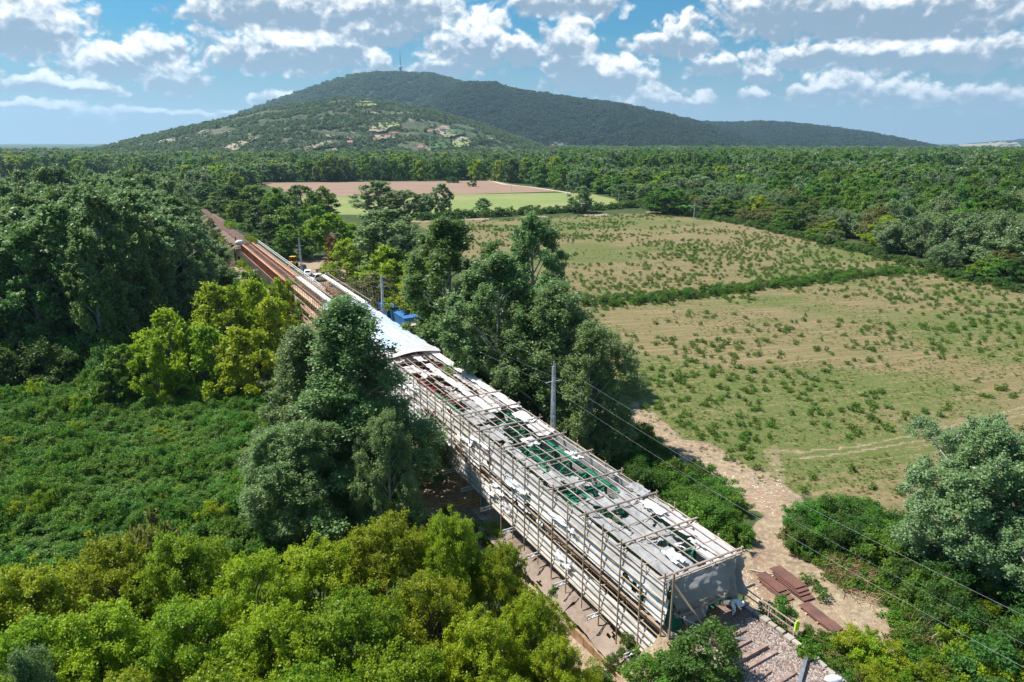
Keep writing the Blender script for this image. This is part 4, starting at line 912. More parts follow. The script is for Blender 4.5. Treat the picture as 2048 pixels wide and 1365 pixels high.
# --- weeds dotted over the meadow
rng = np.random.RandomState(33); mpoly = gpx['meadow']; cand = []
paths = [P_path1, P_path2, P_path3, P_path4]
N_ = 20000; xx = rng.uniform(-20, 400, N_ * 3); yy = rng.uniform(42, 420, N_ * 3); px, py = px_of(xx, yy, 0); ok = in_poly(px, py, mpoly) & (px < 2700)
dens = fbm(xx * .03 + 3, yy * .06 + 1, 4); cl = fbm(xx * .15, yy * .15 + 8, 3)
ok &= (dens * .6 + cl * .35 > .37 + .22 * rng.rand(N_ * 3)); ok &= rng.rand(N_ * 3) < .62
for P_ in paths: ok &= seg_dist(xx, yy, P_) > 2.0
near = py > 900; ok &= ~(near & (rng.rand(N_ * 3) < .7))
s_, t_ = ST(xx, yy); ok &= ~((s_ < 50) & (t_ < 58))
W_ = [(xx[i], yy[i], math.hypot(xx[i], yy[i])) for i in np.where(ok)[0]]; W_.sort(key=lambda p: p[2] + (2000 if px_of(p[0], p[1], 0)[0] > 2060 else 0)); print('weeds', len(W_))
for (x, y, r) in W_[:290]: put('tuft', x, y, float(terr(x, y)) - .03, R_.uniform(.45, .85), R_.uniform(.32, .62), 'weed_clump', 'round green weed clump growing in the mown meadow', 'weed clumps dotted over the meadow', 'weed')
instances('meadow_weeds', [(x, y, 0, R_.uniform(0, 6.28), R_.uniform(.55, 1.05), R_.uniform(.6, 1.1), R_.randrange(3)) for (x, y, r) in W_[290:]], [t['one'] for t in T['tuft']], 'green weed clumps dotted over the far part of the meadow')
# ---------------------------------------------------------------- the bridge
random.seed(4)
ZR, ZB = 9.8, 3.4; TL, TR = 26.1, 32.4; S0, S1, S2, S3, S4 = 27.3, 79.0, 113.0, 135.0, 219.0
bridge = empty('railway_bridge', W(S0, TC, 6.0), 'long steel truss railway bridge, green at its near end and rusty beyond the scaffolding', 'bridge')
def B(name, a, b, w, h, m, jit=0, par=None, rnd=False): return bar(name, W(*a), W(*b), w, h, M[m], par or bridge, rnd, jit)
def zone(s): return 'green' if s < 61 else ('maroon' if s < 84 else 'rust')
s = S0 + .5; k = 0
while s < S3 - 1:
    e = min(s + 2.6, S3); m = zone(s)
    for t in (27.15, 31.35):
        B('vertical', (s, t, 5.4), (s, t, 8.9), .2, .2, m)
        B('diagonal', (s, t, 5.5 if k % 2 else 8.8), (e, t, 8.8 if k % 2 else 5.5), .16, .16, m)
        if k % 3 == 0:
            q = min(s + 7.8, S3)
            B('top_chord', (s, t, 8.95), (q, t, 8.95), .36, .28, m); B('bottom_chord', (s, t, 5.3), (q, t, 5.3), .36, .34, m)
    B('cross_beam', (s, 27.3, 5.2), (s, 31.2, 5.2), .3, .5, m)
    if s < 100:
        B('wind_brace', (s, 27.2, 8.7), (e, 31.3, 8.7), .1, .1, m); B('wind_brace', (s, 31.3, 8.7), (e, 27.2, 8.7), .1, .1, m); B('top_strut', (s, 27.2, 8.75), (s, 31.3, 8.75), .14, .2, m)
    s = e; k += 1
s = S0 + .5
while s < S4:                                       # stringers under the rails along the whole bridge
    e = min(s + 10.4, S4); m = 'rustlight' if s > 110 else zone(s)
    for t in (TC - .9, TC + .9): B('stringer', (s, t, 5.85), (e, t, 5.85), .3, .6, m)
    s = e
# far spans: rusty plate girders with stiffeners
s = S3; 
while s < S4 - .1:
    e = min(s + 14, S4)
    for t in (27.75, 30.95):
        B('girder_web', (s, t, 5.6), (e, t, 5.6), .06, 2.3, 'rust'); B('top_flange', (s, t, 6.78), (e, t, 6.78), .5, .07, 'rustlight'); B('bottom_flange', (s, t, 4.42), (e, t, 4.42), .5, .07, 'rustlight')
    s = e
s = S3 + .5
while s < S4:
    for t in (27.6, 31.1): B('stiffener', (s, t, 4.5), (s, t, 6.74), .16, .12, 'rust')
    s += 1.4
s = S3 + .3
while s < S4: B('bridge_tie', (s, 28.05, 6.3), (s, 30.65, 6.3), .24, .22, 'sleeper'); s += 1.0
for t in (TC - .75, TC + .75): B('rail', (S3 + 1, t, 6.5), (S4, t, 6.5), .08, .15, 'rustlight')
mb = MB(); s = S3
while s < S4: mb.beam(W(s, 27.45, 4.4), W(s, 26.7, 4.4), .1, .12).beam(W(s, 26.7, 4.4), W(s + 1.2, 26.7, 3.2), .08).beam(W(s, 27.6, 3.2), W(s, 27.6, 4.4), .08); s += 1.2
mb.build('under_lattice', M['steel'], bridge, off=bridge.location)
B('walkway_board', (S3, 32.15, 6.3), (S4, 32.15, 6.3), .6, .06, 'sleeper')
s = S3
while s <= S4: B('railing_post', (s, 32.65, 6.3), (s, 32.65, 7.5), .06, .06, 'galv'); s += 1.9
for z in (7.0, 7.5): B('handrail', (S3, 32.65, z), (S4, 32.65, z), .1, .1, 'white_board')
def pier(s, m='conc', zt=3.3, label=''):
    p = empty('bridge_pier', W(s, TC, 0), label, 'pier', 'bridge piers')
    mb = MB()
    for t in (-1.9, 1.9): mb.box((0, t, zt / 2), (1.0, 1.3, zt))
    mb.box((0, 0, zt - .35), (1.3, 5.4, .5)); o = mb.build('pier_shaft', M['conc'], p, bevel=.05)
    o2 = MB().box((0, 0, .3), (2.6, 6.6, .6)).build('pier_footing', M['conc'], p, bevel=.06); p.rotation_euler.z = ANG
pier(54.3, label='brown concrete pier standing on bare ground under the covered span')
for s, lb in ((82, 'concrete pier hidden in the trees under the blue roof'), (108, 'concrete pier under the open scaffolding'), (136, 'concrete pier where the rusty girders begin'), (163, 'second concrete pier under the rusty girders'), (191, 'third concrete pier under the rusty girders')): pier(s, label=lb)
ab = empty('abutment', W(24, TC, 0), 'concrete abutment carrying the near end of the bridge', 'abutment'); ab.rotation_euler.z = ANG
MB().box((1.6, 0, 2.6), (4.4, 6.4, 5.2)).build('wall', M['conc'], ab, bevel=.05)
ab2 = empty('abutment', W(221, TC, 0), 'concrete abutment at the far end of the rusty spans', 'abutment'); ab2.rotation_euler.z = ANG
MB().box((0, 0, 2.7), (4, 6.4, 5.4)).build('wall', M['conc'], ab2, bevel=.05)
# ---------------------------------------------------------------- scaffolding over the near spans
sc = empty('scaffolding', W(S0, TC, 3.4), 'timber pole scaffolding wrapped in torn grey and white sheets over the near spans', 'scaffolding')
def P(name, a, b, w, h, m, jit=.02, rnd=False): return bar(name, W(*a), W(*b), w, h, M[m], sc, rnd, jit)
sp = 2.15; ns = int((S1 - S0) / sp) + 1
for i in range(ns):
    s = S0 + i * sp; ex = .75 if i % 2 == 0 else random.uniform(.25, .8)
    P('standard', (s, TL - .33, 2.2 - random.uniform(0, .5)), (s + random.uniform(-.1, .1), TL - .30, ZR + ex), .105, .105, 'wood', .04, True)
    P('standard', (s, TR + .08, 3.4), (s, TR + .06, ZR + random.uniform(.15, .7)), .11, .11, 'wood', .04, True)
    P('transom', (s, TL - .35, ZR - .05), (s, TR + .3, ZR - .05), .085, .085, 'pole', .03, True)
    if i % 2 == 0 and s < 66: P('long_transom', (s + .3, TL - .55, ZR + .16), (s + .3, TR + .45, ZR + .16), .16, .16, 'pole', .04, True)
    P('inner_standard', (s, 27.0 - .45, 3.4), (s, 26.65, ZR - .1), .1, .1, 'wood', .03, True)
    for z in (3.45, 5.45, 7.5): P('short_transom', (s, TL - .35, z), (s, TL + 1.1, z), .09, .09, 'wood', .02, True)
levels = [9.72, 9.2, 8.45, 7.75, 7.1, 6.45, 5.7, 5.0, 4.4, 3.85, 3.42]
for z in levels:
    s = S0 - .2; 
    while s < S1:
        e = min(s + 2 * sp * 1.5, S1 + .2); P('ledger', (s, TL - .25, z), (e, TL - .25, z), .055, .065, 'ledger', .025); s = e
for z in (9.7, 8.6, 7.4, 6.2): 
    s = S0
    while s < S1: e = min(s + 9, S1); P('ledger', (s, TR + .15, z), (e, TR + .15, z), .06, .12, 'ledger', .02); s = e
for t in (26.3, 27.15, 28.0, 29.1, 30.1, 31.1, 31.9, 32.4):
    s = S0
    while s < S1:
        e = min(s + random.uniform(6, 9), S1); P('purlin', (s, t, ZR + .04), (e, t + random.uniform(-.1, .1), ZR + .05), .09, .09, 'pole', .04, True); s = e
for i in range(26):                                   # braces inside the roof frame of the farther half
    s = random.uniform(54, 77); t = random.choice((27.2, 28.3, 30.2, 31)); P('roof_brace', (s, t, ZR - .1), (s + random.uniform(.8, 1.8), t + random.choice((-1, 1)) * .9, ZR - .7), .07, .07, 'pole', .05, True)
for s0 in np.arange(S0 + .1, 66, 4.5): P('walkway_plank', (s0, TL + .45, 5.78), (s0 + 4.4, TL + .45, 5.78), .62, .06, 'plank', .01); P('toe_board', (s0, TL + .02, 5.95), (s0 + 4.4, TL + .02, 5.95), .05, .26, 'plank', .01)
for s0 in np.arange(S0 + .1, 76, 4.5): P('walkway_plank', (s0, TL + .5, 3.6), (s0 + 4.4, TL + .5, 3.6), .62, .06, 'plank', .01)
P('corner_brace', (S0 - .3, TL + .2, ZR), (24.2, 27.9, 6.2), .16, .16, 'wood', 0, True)
P('corner_brace', (S0 - .1, TL + .6, 7.3), (24.6, 29.0, 6.25), .07, .07, 'galv', 0, True)
P('end_pole', (S0 - .05, TL - .5, ZR + .16), (S0 - .05, TR + .3, ZR + .16), .14, .14, 'pole', 0, True)
P('end_pole', (S0 - .35, TL + .55, 7.2), (S0 - .5, TR + 1.1, 7.35), .15, .15, 'pole', 0, True)
P('end_post', (S0 - .1, 29.4, 6.2), (S0 - .1, 29.4, ZR), .1, .1, 'pole', 0, True)
P('end_post', (S0 - .6, TL - .1, 3.0), (S0 - .6, TL - .1, ZR + 1.0), .15, .15, 'wood', .03, True)
for i in range(1, ns, 2):
    s = S0 + i * sp; b = MB()
    for z in (3.3, 3.0): b.beam(W(s, TL + .6, z), W(s, TL - 1.35, z), .07)
    for j in range(4): b.beam(W(s, TL - 1.35 + j * .45, 3.0 if j % 2 else 3.3), W(s, TL - .9 + j * .45, 3.3 if j % 2 else 3.0), .035)
    b.beam(W(s, TL - 1.33, 2.98), W(s, TL - 1.33, 3.34), .06); b.build('lattice_bracket', M['galv'], sc, off=sc.location)
P('prop', (56.2, TL - .3, 0), (56.2, TL - .3, 3.6), .12, .12, 'wood', 0, True); P('prop', (51.3, TL - .2, .4), (51.3, TL - .2, 3.5), .12, .12, 'wood', 0, True)

def sheet(name, pf, nu, nv, m, parent, seed, hole=1.0, amp=.08, fr=(1.0, 1.0), nrm=(0, 0, 1), hs=(2.0, 3.5), ragged=.0, folds=None):
    """a cloth: pf(u, v) gives the flat point, noise makes it sag and billow, worn places are torn out"""
    U, Vv = np.meshgrid(np.linspace(0, 1, nu + 1), np.linspace(0, 1, nv + 1), indexing='ij')
    pts = np.array([[pf(u, v)[:] for u, v in zip(ur, vr)] for ur, vr in zip(U, Vv)])
    n = fbm(U * 3 * fr[0] + seed * 7.1, Vv * 3 * fr[1] + seed * 3.3, 4) - .5
    if folds is not None: n = n + folds(U, Vv)
    n2 = fbm(U * 9 * fr[0] + seed, Vv * 9 * fr[1] + seed * 2, 3) - .5
    D = (n * 2 + n2 * .5) * amp
    pts = pts + D[..., None] * np.array(nrm)
    idx = np.arange((nu + 1) * (nv + 1)).reshape(nu + 1, nv + 1)
    Q = np.stack([idx[:-1, :-1], idx[1:, :-1], idx[1:, 1:], idx[:-1, 1:]], -1)
    uc = (U[:-1, :-1] + U[1:, 1:]) / 2; vc = (Vv[:-1, :-1] + Vv[1:, 1:]) / 2
    hn = fbm(uc * hs[0] + seed * 1.7 + 11, vc * hs[1] + seed * 5.3, 4)
    keep = hn < hole
    if ragged > 0:
        e1 = fbm(vc * 6 + seed, vc * 0 + seed, 3) * ragged; e2 = fbm(vc * 6 + seed + 30, vc * 0 + seed, 3) * ragged
        keep &= (uc > e1) & (uc < 1 - e2)
    if not keep.any(): return None
    lab = np.zeros(keep.shape, int); cur = 0; comps = []
    for i0, j0 in zip(*np.where(keep)):
        if lab[i0, j0]: continue
        cur += 1; lab[i0, j0] = cur; st = [(i0, j0)]; cells = []
        while st:
            i_, j_ = st.pop(); cells.append((i_, j_))
            for a_, b_ in ((i_ + 1, j_), (i_ - 1, j_), (i_, j_ + 1), (i_, j_ - 1)):
                if 0 <= a_ < keep.shape[0] and 0 <= b_ < keep.shape[1] and keep[a_, b_] and not lab[a_, b_]: lab[a_, b_] = cur; st.append((a_, b_))
        if len(cells) > 14: comps.append(cells)
    o = None
    for cells in comps:
        Qc = np.array([Q[c_] for c_ in cells]); u_, inv = np.unique(Qc, return_inverse=True); V = pts.reshape(-1, 3)[u_] - np.array(parent.location)
        o = link(name, mesh_np(name, V, inv.reshape(Qc.shape), M[m], True), parent)
    return o
def quadf(a, b, c, d):
    a, b, c, d = (np.array(W(*q)) for q in (a, b, c, d)); return lambda u, v: (a * (1 - u) + b * u) * (1 - v) + (d * (1 - u) + c * u) * v
rq = np.array([RX, RY, 0]); dq = np.array([DX, DY, 0])
# left face, strip by strip
s = S0; i = 0
while s < S1 - 1:
    e = min(s + 6.45, S1); far = s > 58
    strips = [('sheet_side', 9.7, 8.35, .78), ('sheet_w', 8.5, 6.75, .74), ('sheet_w', 5.1, 3.4, .80)] if not far else [('sheet_w', 9.7, 8.6, .70), ('sheet_side', 8.6, 7.4, .74), ('sheet_side', 7.4, 6.2, .70), ('sheet_w', 6.25, 4.8, .74), ('sheet_side', 4.85, 3.4, .72)]
    if 40 < s < 58: strips.append(('sheet_w', 6.7, 5.9, .5))
    for j, (m, z1, z0, th) in enumerate(strips):
        off = .02 + .03 * (j % 2); tilt = .23
        sheet('side_sheet', quadf((s - .15, TL + off, z1), (e + .15, TL + off, z1), (e + .15, TL + off - tilt, z0), (s - .15, TL + off - tilt, z0)), 44, 12, m, sc, i * 5 + j, th, .09, (1.6, .8), -rq, (3.5, 1.4))
    s = e; i += 1
for q in range(14):                                   # loose flaps of white plastic hanging outside the ledgers
    s = random.uniform(36, 76); z = random.choice((9.3, 8.3, 7.4, 6.2, 5.2)); l = random.uniform(1.2, 4); h = random.uniform(.5, 1.3)
    sheet('loose_flap', quadf((s, TL - .3, z), (s + l, TL - .3, z - random.uniform(0, .5)), (s + l, TL - .35, z - h), (s, TL - .4, z - h * .8)), 18, 10, 'sheet_w', sc, 60 + q, .62, .22, (1, 1), -rq)
# right face
s = S0
while s < S1 - 1:
    e = min(s + 8, S1); sheet('side_sheet', quadf((s, TR, 9.7), (e, TR, 9.7), (e, TR, 3.6), (s, TR, 3.6)), 30, 16, 'sheet_g' if s < 52 else 'sheet_w', sc, 80 + int(s), .78, .15, (1.5, 1), rq); s = e
# roof: overlapping pieces of torn netting, each slung and torn its own way
i = 0
for j, (t0, t1) in enumerate([(26.2, 27.9), (27.7, 29.4), (29.2, 31.0), (30.8, 32.4)]):
    s = S0 + .1 - (0 if j else 0)
    while s < S1 - .5:
        e = min(s + random.uniform(3.0, 8.5), S1); gap = random.random()
        far = s > 57; th = [.56, .54, .55, .62][j] + random.uniform(-.09, .05) - (.06 if far and j < 3 else 0)
        if s < 34: th += .05
        if 61 < s < 70 and j == 3: th = .82
        m = 'sheet_top' if far or random.random() < .12 else 'sheet_g'
        if not (gap < (.20 if far else .14) and s > 33):
            a0, a1 = t0 - random.uniform(0, .25) * (j > 0), t1 + random.uniform(-.35, .2) * (j < 3)
            d = [random.choice((0, 0, -.1, -.45)) if random.random() < .5 else 0 for _ in range(4)]; k = random.uniform(-.3, .3)
            sheet('roof_sheet', quadf((s - .1, a0, ZR + d[0]), (s - .1 + k * (s > 30), a1, ZR + d[1]), (e + .2 + k, a1, ZR + d[2]), (e + .1, a0, ZR + d[3])), 18, int((e - s) * 8) + 6, m, sc, 120 + i, th, .17, (.8, (e - s) / 3), (0, 0, 1), (.9, (e - s) * .42), .16 if j != 3 else .05,
                  folds=lambda U, V: -.9 * np.sin(np.pi * U) * .45)
        s = e + (random.uniform(.0, .8) if random.random() < .4 else 0); i += 1
s = 57
while s < S1 - 1:                                      # long bleached strips running down the farther half of the roof
    e = min(s + 7.5, S1)
    sheet('roof_strip', quadf((s, 28.7, ZR + .1), (s, 29.9, ZR + .1), (e, 29.9, ZR + .1), (e, 28.7, ZR + .1)), 10, 40, 'sheet_top', sc, 200 + int(s), .72, .07, (1, 2), (0, 0, 1), (1, 3), .25)
    sheet('roof_strip', quadf((s, 31.4, ZR + .12), (s, TR + .2, ZR + .02), (e, TR + .2, ZR + .02), (e, 31.4, ZR + .12)), 10, 40, 'sheet_w', sc, 230 + int(s), .8, .06, (1, 2), (0, 0, 1), (1, 3), .08)
    s = e
for (s, t, l, w, m) in ((28.3, 27.6, 1.5, 1.1, 'sheet_w'), (33.5, 30.6, 2.2, 1.0, 'sheet_w'), (36.2, 31.2, 2.0, 1.3, 'sheet_g'), (44, 30.4, 1.8, 1.2, 'sheet_w'), (48.3, 28.2, 1.6, 1.4, 'sheet_top'), (53, 30.5, 2.6, 1.6, 'sheet_w')):
    sheet('crumpled_sheet', quadf((s, t, ZR + .16), (s, t + w, ZR + .12), (s + l, t + w, ZR + .15), (s + l, t, ZR + .18)), 16, 20, m, sc, int(s * 10), .7, .22, (1.2, 1.2), (0, 0, 1), (2, 2), .12)
for (s, t, z) in ((38, 28.0, 9.3), (33, 29.8, 9.2), (43, 27.3, 9.3), (45.5, 28.2, 9.2)):
    sheet('green_net', quadf((s, t, z), (s, t + .8, z - .3), (s + 2.6, t + .8, z), (s + 2.6, t, z)), 14, 20, 'sheet_green', sc, int(s), .66, .2, (1, 1), (0, 0, 1))
# curtain over the near end, hanging in folds
def fold_f(U, V): return .9 * np.maximum(0, U - .5) * np.sin(U * 46 + V * 3) * (.35 + .65 * V) + .5 * np.sin(np.pi * V) * np.sin(np.pi * U)
sheet('end_curtain', quadf((S0 - .12, TL + .1, ZR), (S0 - .12, TR + .05, ZR), (S0 - .45, TR + .15, 7.25), (S0 - .35, TL + .75, 7.1)), 80, 40, 'sheet_end', sc, 301, .9, .60, (1, 1), -dq, folds=fold_f)
sheet('end_flap', quadf((S0 - .2, TL + 1.2, 7.2), (S0 - .25, TL + 3.5, 7.25), (S0 - .35, TL + 3.2, 6.15), (S0 - .4, TL + 1.5, 6.1)), 22, 14, 'sheet_end', sc, 302, .74, .2, (1, 1), -dq)
sheet('end_flap', quadf((S0 - .1, TR - 1.6, 7.3), (S0 - .1, TR, 7.3), (S0 + .1, TR, 6.4), (S0, TR - 1.3, 6.5)), 14, 14, 'sheet_green', sc, 303, .7, .2, (1, 1), -dq)
sheet('end_flap', quadf((S0 - .1, TL + .1, 8.6), (S0 - .15, TL + 1.1, 7.4), (S0 - .25, TL + 1.3, 5.6), (S0 - .1, TL + .1, 6.0)), 14, 20, 'sheet_green', sc, 304, .66, .2, (1, 1), -dq)
sheet('end_flap', quadf((S0 - .3, TL, 5.2), (S0 - 1.2, TL + 1.0, 5.3), (S0 - 2.0, TL + .9, 3.6), (S0 - .3, TL - .1, 3.2)), 14, 20, 'sheet_w', sc, 305, .7, .25, (1, 1), -dq)
sheet('crumpled_sheet', quadf((S0 - .2, TL - .1, 6.6), (S0 - .8, TL + .3, 6.4), (S0 - 1.2, TL + .2, 4.6), (S0 - .3, TL - .3, 4.2)), 12, 18, 'sheet_w', sc, 306, .62, .3, (1, 1), -dq)
# ---------------------------------------------------------------- sheeted roof with blue stripes beyond it
tent = empty('sheeted_tunnel', W(S1, TC, 3.4), 'smooth white tunnel roof with faint blue stripes beyond the torn scaffolding', 'roof tunnel')
def arch(s0, s1, lift=0.0, w=0.0):
    def f(u, v):
        t = TL - .1 - w + (TR - TL + .3 + 2 * w) * u; z = ZR + .12 + lift + .42 * math.sin(math.pi * u) + .06 * math.sin(v * 19); bul = .25 * math.sin(v * math.pi) * (u - .5) * 2
        return np.array(W(s0 + (s1 - s0) * v, t + bul, z))
    return f
s = S1 + 2.2; i = 0
while s < S2 - .5: e = min(s + 8, S2); sheet('roof_sheet', arch(s, e + .1), 20, 30, 'sheet_blue', tent, 400 + i, 2, .03); s = e; i += 1
sheet('ridge_sheet', arch(S1 - .6, S1 + 2.3, .14, .06), 20, 8, 'sheet_top', tent, 420, 2, .03)
sheet('front_gable', quadf((S1, TL, ZR), (S1, TR, ZR), (S1 + .1, TR, 8.8), (S1 + .1, TL, 8.9)), 30, 10, 'sheet_top', tent, 421, .62, .2, (2, 1), -dq)
for t, n_ in ((TL - .1, -rq), (TR + .15, rq)):
    s = S1
    while s < S2: e = min(s + 8.5, S2); sheet('side_sheet', quadf((s, t, ZR + .1), (e, t, ZR + .1), (e, t, 3.5), (s, t, 3.5)), 26, 18, 'sheet_top' if t < TC else 'sheet_w', tent, 430 + int(s + t), .9, .14, (1.4, 1), n_); s = e
for i, s in enumerate(np.arange(S1 + 1, S2, 2.6)):
    bar('standard', W(s, TL - .25, 2.6), W(s, TL - .22, ZR + .3), .1, .1, M['wood'], tent, True, .03)
    if i % 2 == 0: bar('rope', W(s, TL - .2, ZR + .2), W(s, TR + .2, ZR + .22), .03, .03, M['wood'], tent, True)
for z in (9.2, 8.2, 7.2, 6.2, 5.2, 4.2): bar('ledger', W(S1, TL - .3, z), W(S2, TL - .3, z), .06, .12, M['ledger'], tent)
# ---------------------------------------------------------------- open scaffolding with timber decks
osc = empty('open_scaffolding', W(S2, TC, 0), 'open pole scaffolding with orange plank decks and white wrapped top rails over the middle spans', 'scaffolding')
def O(name, a, b, w, h, m, jit=.02, rnd=False): return bar(name, W(*a), W(*b), w, h, M[m], osc, rnd, jit)
s = S2 - 6
while s <= S3 + .1:
    for t, zt, zb in ((25.0, 11.3, 2.2), (26.2, 11.0, 3), (27.6, 11.2, 5.5), (30.9, 11.2, 5.5), (32.6, 11.0, 3), (34.3, 11.6, .2)):
        O('standard', (s + (t * 7 % 1) * .5, t, zb), (s + (t * 7 % 1) * .5, t, zt + random.uniform(-.3, .4)), .085, .085, 'pole' if t > 26 else 'wood', .05, True)
    for z in (9.3, 7.0, 4.6): O('short_transom', (s, 24.8, z - .1), (s, 27.7, z - .1), .08, .08, 'pole', .02, True); O('short_transom', (s, 30.8, z - .1), (s, 34.4, z - .1), .08, .08, 'pole', .02, True)
    O('cross_beam', (s, 27.3, 5.4), (s, 31.2, 5.4), .2, .25, 'rust')
    s += 1.45
for t in (25.0, 26.2, 27.6, 30.9, 32.6):
    for z in (11.0, 8.2, 5.9): O('ledger', (S2 - 6, t, z), (S3, t, z), .07, .1, 'pole')
for s0 in np.arange(S2 - 6, S3 - .5, 4.0):
    e = min(s0 + 3.92, S3)
    for t, z, w in ((25.6, 9.3, .95), (25.6, 7.0, .95), (25.6, 4.6, .95), (32.9, 9.3, 1.2), (31.7, 7.9, 1.2), (33.4, 7.0, 1.0)): O('deck_plank', (s0, t, z), (e, t, z), w, .06, 'plank_new', .01)
    for t in (26.9, 31.6): O('wrapped_rail', (s0, t, 10.7), (e, t, 10.7), .75, .3, 'white_board', .01)
    O('fascia_board', (s0, 25.02, 7.25), (e, 25.02, 7.25), .05, .5, 'plank_new', .01); O('fascia_board', (s0, 25.02, 4.9), (e, 25.02, 4.9), .05, .5, 'plank_new', .01)
    O('fascia_board', (s0, 26.4, 2.9), (e, 26.4, 2.9), .06, 1.2, 'plank_new', .01)
O('portal_pole', (S3, 24.6, 11.1), (S3, 35.8, 11.6), .12, .12, 'pole', 0, True)
# ---------------------------------------------------------------- track
trk = empty('railway_track', W(S4, TC, 6.2), 'straight railway track running away between the trees beyond the bridge', 'railway track')
for t in (TC - .75, TC + .75): bar('rail', W(S4, t, 6.55), W(345, t, 6.55), .08, .16, M['rust'], trk)
mb = MB(); s = S4 + .5
while s < 345: mb.beam(W(s, TC - 1.3, 6.38), W(s, TC + 1.3, 6.38), .26, .2); s += .65
o = mb.build('sleepers', M['sleeper'], trk, off=trk.location); o['kind'] = 'stuff'
bar('crossing_board', W(262, TC - 2.6, 6.7), W(262, TC + 2.6, 6.7), .5, .12, M['steel'], trk)
bar('crossing_board', W(219.5, TC - 2.2, 6.8), W(219.5, TC + 2.6, 6.8), .5, .15, M['plank'], trk)
for i, s in enumerate((226, 229, 232, 235.5)):
    o = MB().box((0, 0, .25), (1.6, .9, .5), ANG).build('stacked_sleepers', M['sleeper'], None, W(s, TC - 3.6, 5.9)); tag(o, 'small stack of dark timbers on the left shoulder of the far track', 'timber', 'timber stacks beside the far track')
def lump(name, loc, r, m, label, cat, sq=(1, .8, .6), seed=1, jit=.25, group=None):
    o = MB().ball((0, 0, 0), r, 10, 7, sq, jit, seed).build(name, M[m], None, loc, True); return tag(o, label, cat, group)
lump('sheet_bundle', W(217.5, 27.2, 7.3), 1.3, 'sheet_w', 'crumpled white sheet bundle at the far end of the rusty girders', 'bundle', seed=3)
o = MB().beam((0, 0, 0), (.2, 0, 2.2), .22, .3).build('iron_post', M['rust'], None, W(222, 26.6, 6.4)); tag(o, 'short rusty post standing up beside the white bundle', 'post')
# ---------------------------------------------------------------- masts and wires
def mast(s, t, zt, label, lat=True):
    e = empty('lattice_pole', W(s, t, 0), label, 'power pole', 'lattice poles beside the bridge'); a = [Vector((x, y, 0)) for x, y in ((-.28, -.2), (.28, -.2), (.28, .2), (-.28, .2))]
    top = [Vector((v.x * .35, v.y * .35, zt)) for v in a]
    for p, q in zip(a, top): MB().beam(p, q, .09).build('leg', M['galv'], e)
    mb = MB(); n = 11
    for i in range(n):
        for k in range(4):
            p = a[k].lerp(top[k], i / n); q = a[(k + 1) % 4].lerp(top[(k + 1) % 4], (i + 1) / n); r_ = a[(k + 1) % 4].lerp(top[(k + 1) % 4], i / n); mb.beam(p, q, .04); mb.beam(p, r_, .05)
    mb.build('lattice', M['galv'], e)
    MB().beam((-.9, 0, zt - 1.6), (.9, 0, zt - 1.6), .07).beam((0, 0, zt - .3), (0, 0, zt + .5), .08).build('cross_arm', M['galv'], e); e.rotation_euler.z = ANG - math.pi / 2; return e
mast(54, 34.5, 14.8, 'tall grey lattice pole behind the covered bridge roof'); mast(106.8, 34.5, 14.8, 'lattice pole rising between the blue containers and the scaffolding'); mast(160.6, 32.9, 14.8, 'lattice pole beside the yellow machine in the yard')
def wire(a, b, sag, label, r=.0055, grp='wires'):
    a, b = Vector(a), Vector(b); pts = [a.lerp(b, i / 16) - Vector((0, 0, sag * 4 * (i / 16) * (1 - i / 16))) for i in range(17)]
    o = MB().tube([p - a for p in pts], r, 4).build('overhead_wire', M['wire'], None, a); tag(o, label, 'wire', grp)
for k, (z, t, nm) in enumerate(((15.2, 34.5, 'topmost'), (13.2, 33.6, 'lower left'), (13.2, 35.4, 'lower right'))):
    wire(W(54, t, z), W(1, t, z - .1), 1.0, nm + ' overhead wire crossing above the shrubs towards the viewer', .0055); wire(W(106.8, t, z), W(54, t, z), .9, nm + ' overhead wire between the two nearer lattice poles', .0055); wire(W(160.6, t - 1.6, z), W(106.8, t, z), .9, nm + ' overhead wire between the two farther lattice poles', .0055)
def fpole(px, yb, yt, label):
    p = hit(px, yb); q = ray(px, yt); k = math.hypot(p.x, p.y) / math.hypot(q[0], q[1]); h = CAMZ + q[2] * k
    e = empty('field_pole', p, label, 'power pole'); MB().tube([(0, 0, 0), (0, 0, h)], [.19, .11], 8).build('shaft', M['galv'], e); MB().beam((-.8, 0, h - .6), (.8, 0, h - .6), .1).box((0, 0, h - .2), (.3, .3, .3)).build('cross_arm', M['galv'], e); return p, h
fp = []
for a in ((1971, 538, 468, 'grey pole at the right edge of the meadow in front of the trees'), (1387, 443, 404, 'pole at the far corner of the meadow'), (1237, 413, 387, 'pole beside the hedge end of the light green field'), (1134, 400, 380, 'pole standing in the light green field'), (1023, 384, 371, 'small far pole between ploughed and green field')): fp.append(fpole(*a))
for (p, h), (p2, h2) in zip(fp[:-1], fp[1:]): wire(p + Vector((0, 0, h - .6)), p2 + Vector((0, 0, h2 - .6)), 1.2, 'thin wire strung between the field poles'  , .012, 'wires between the field poles')
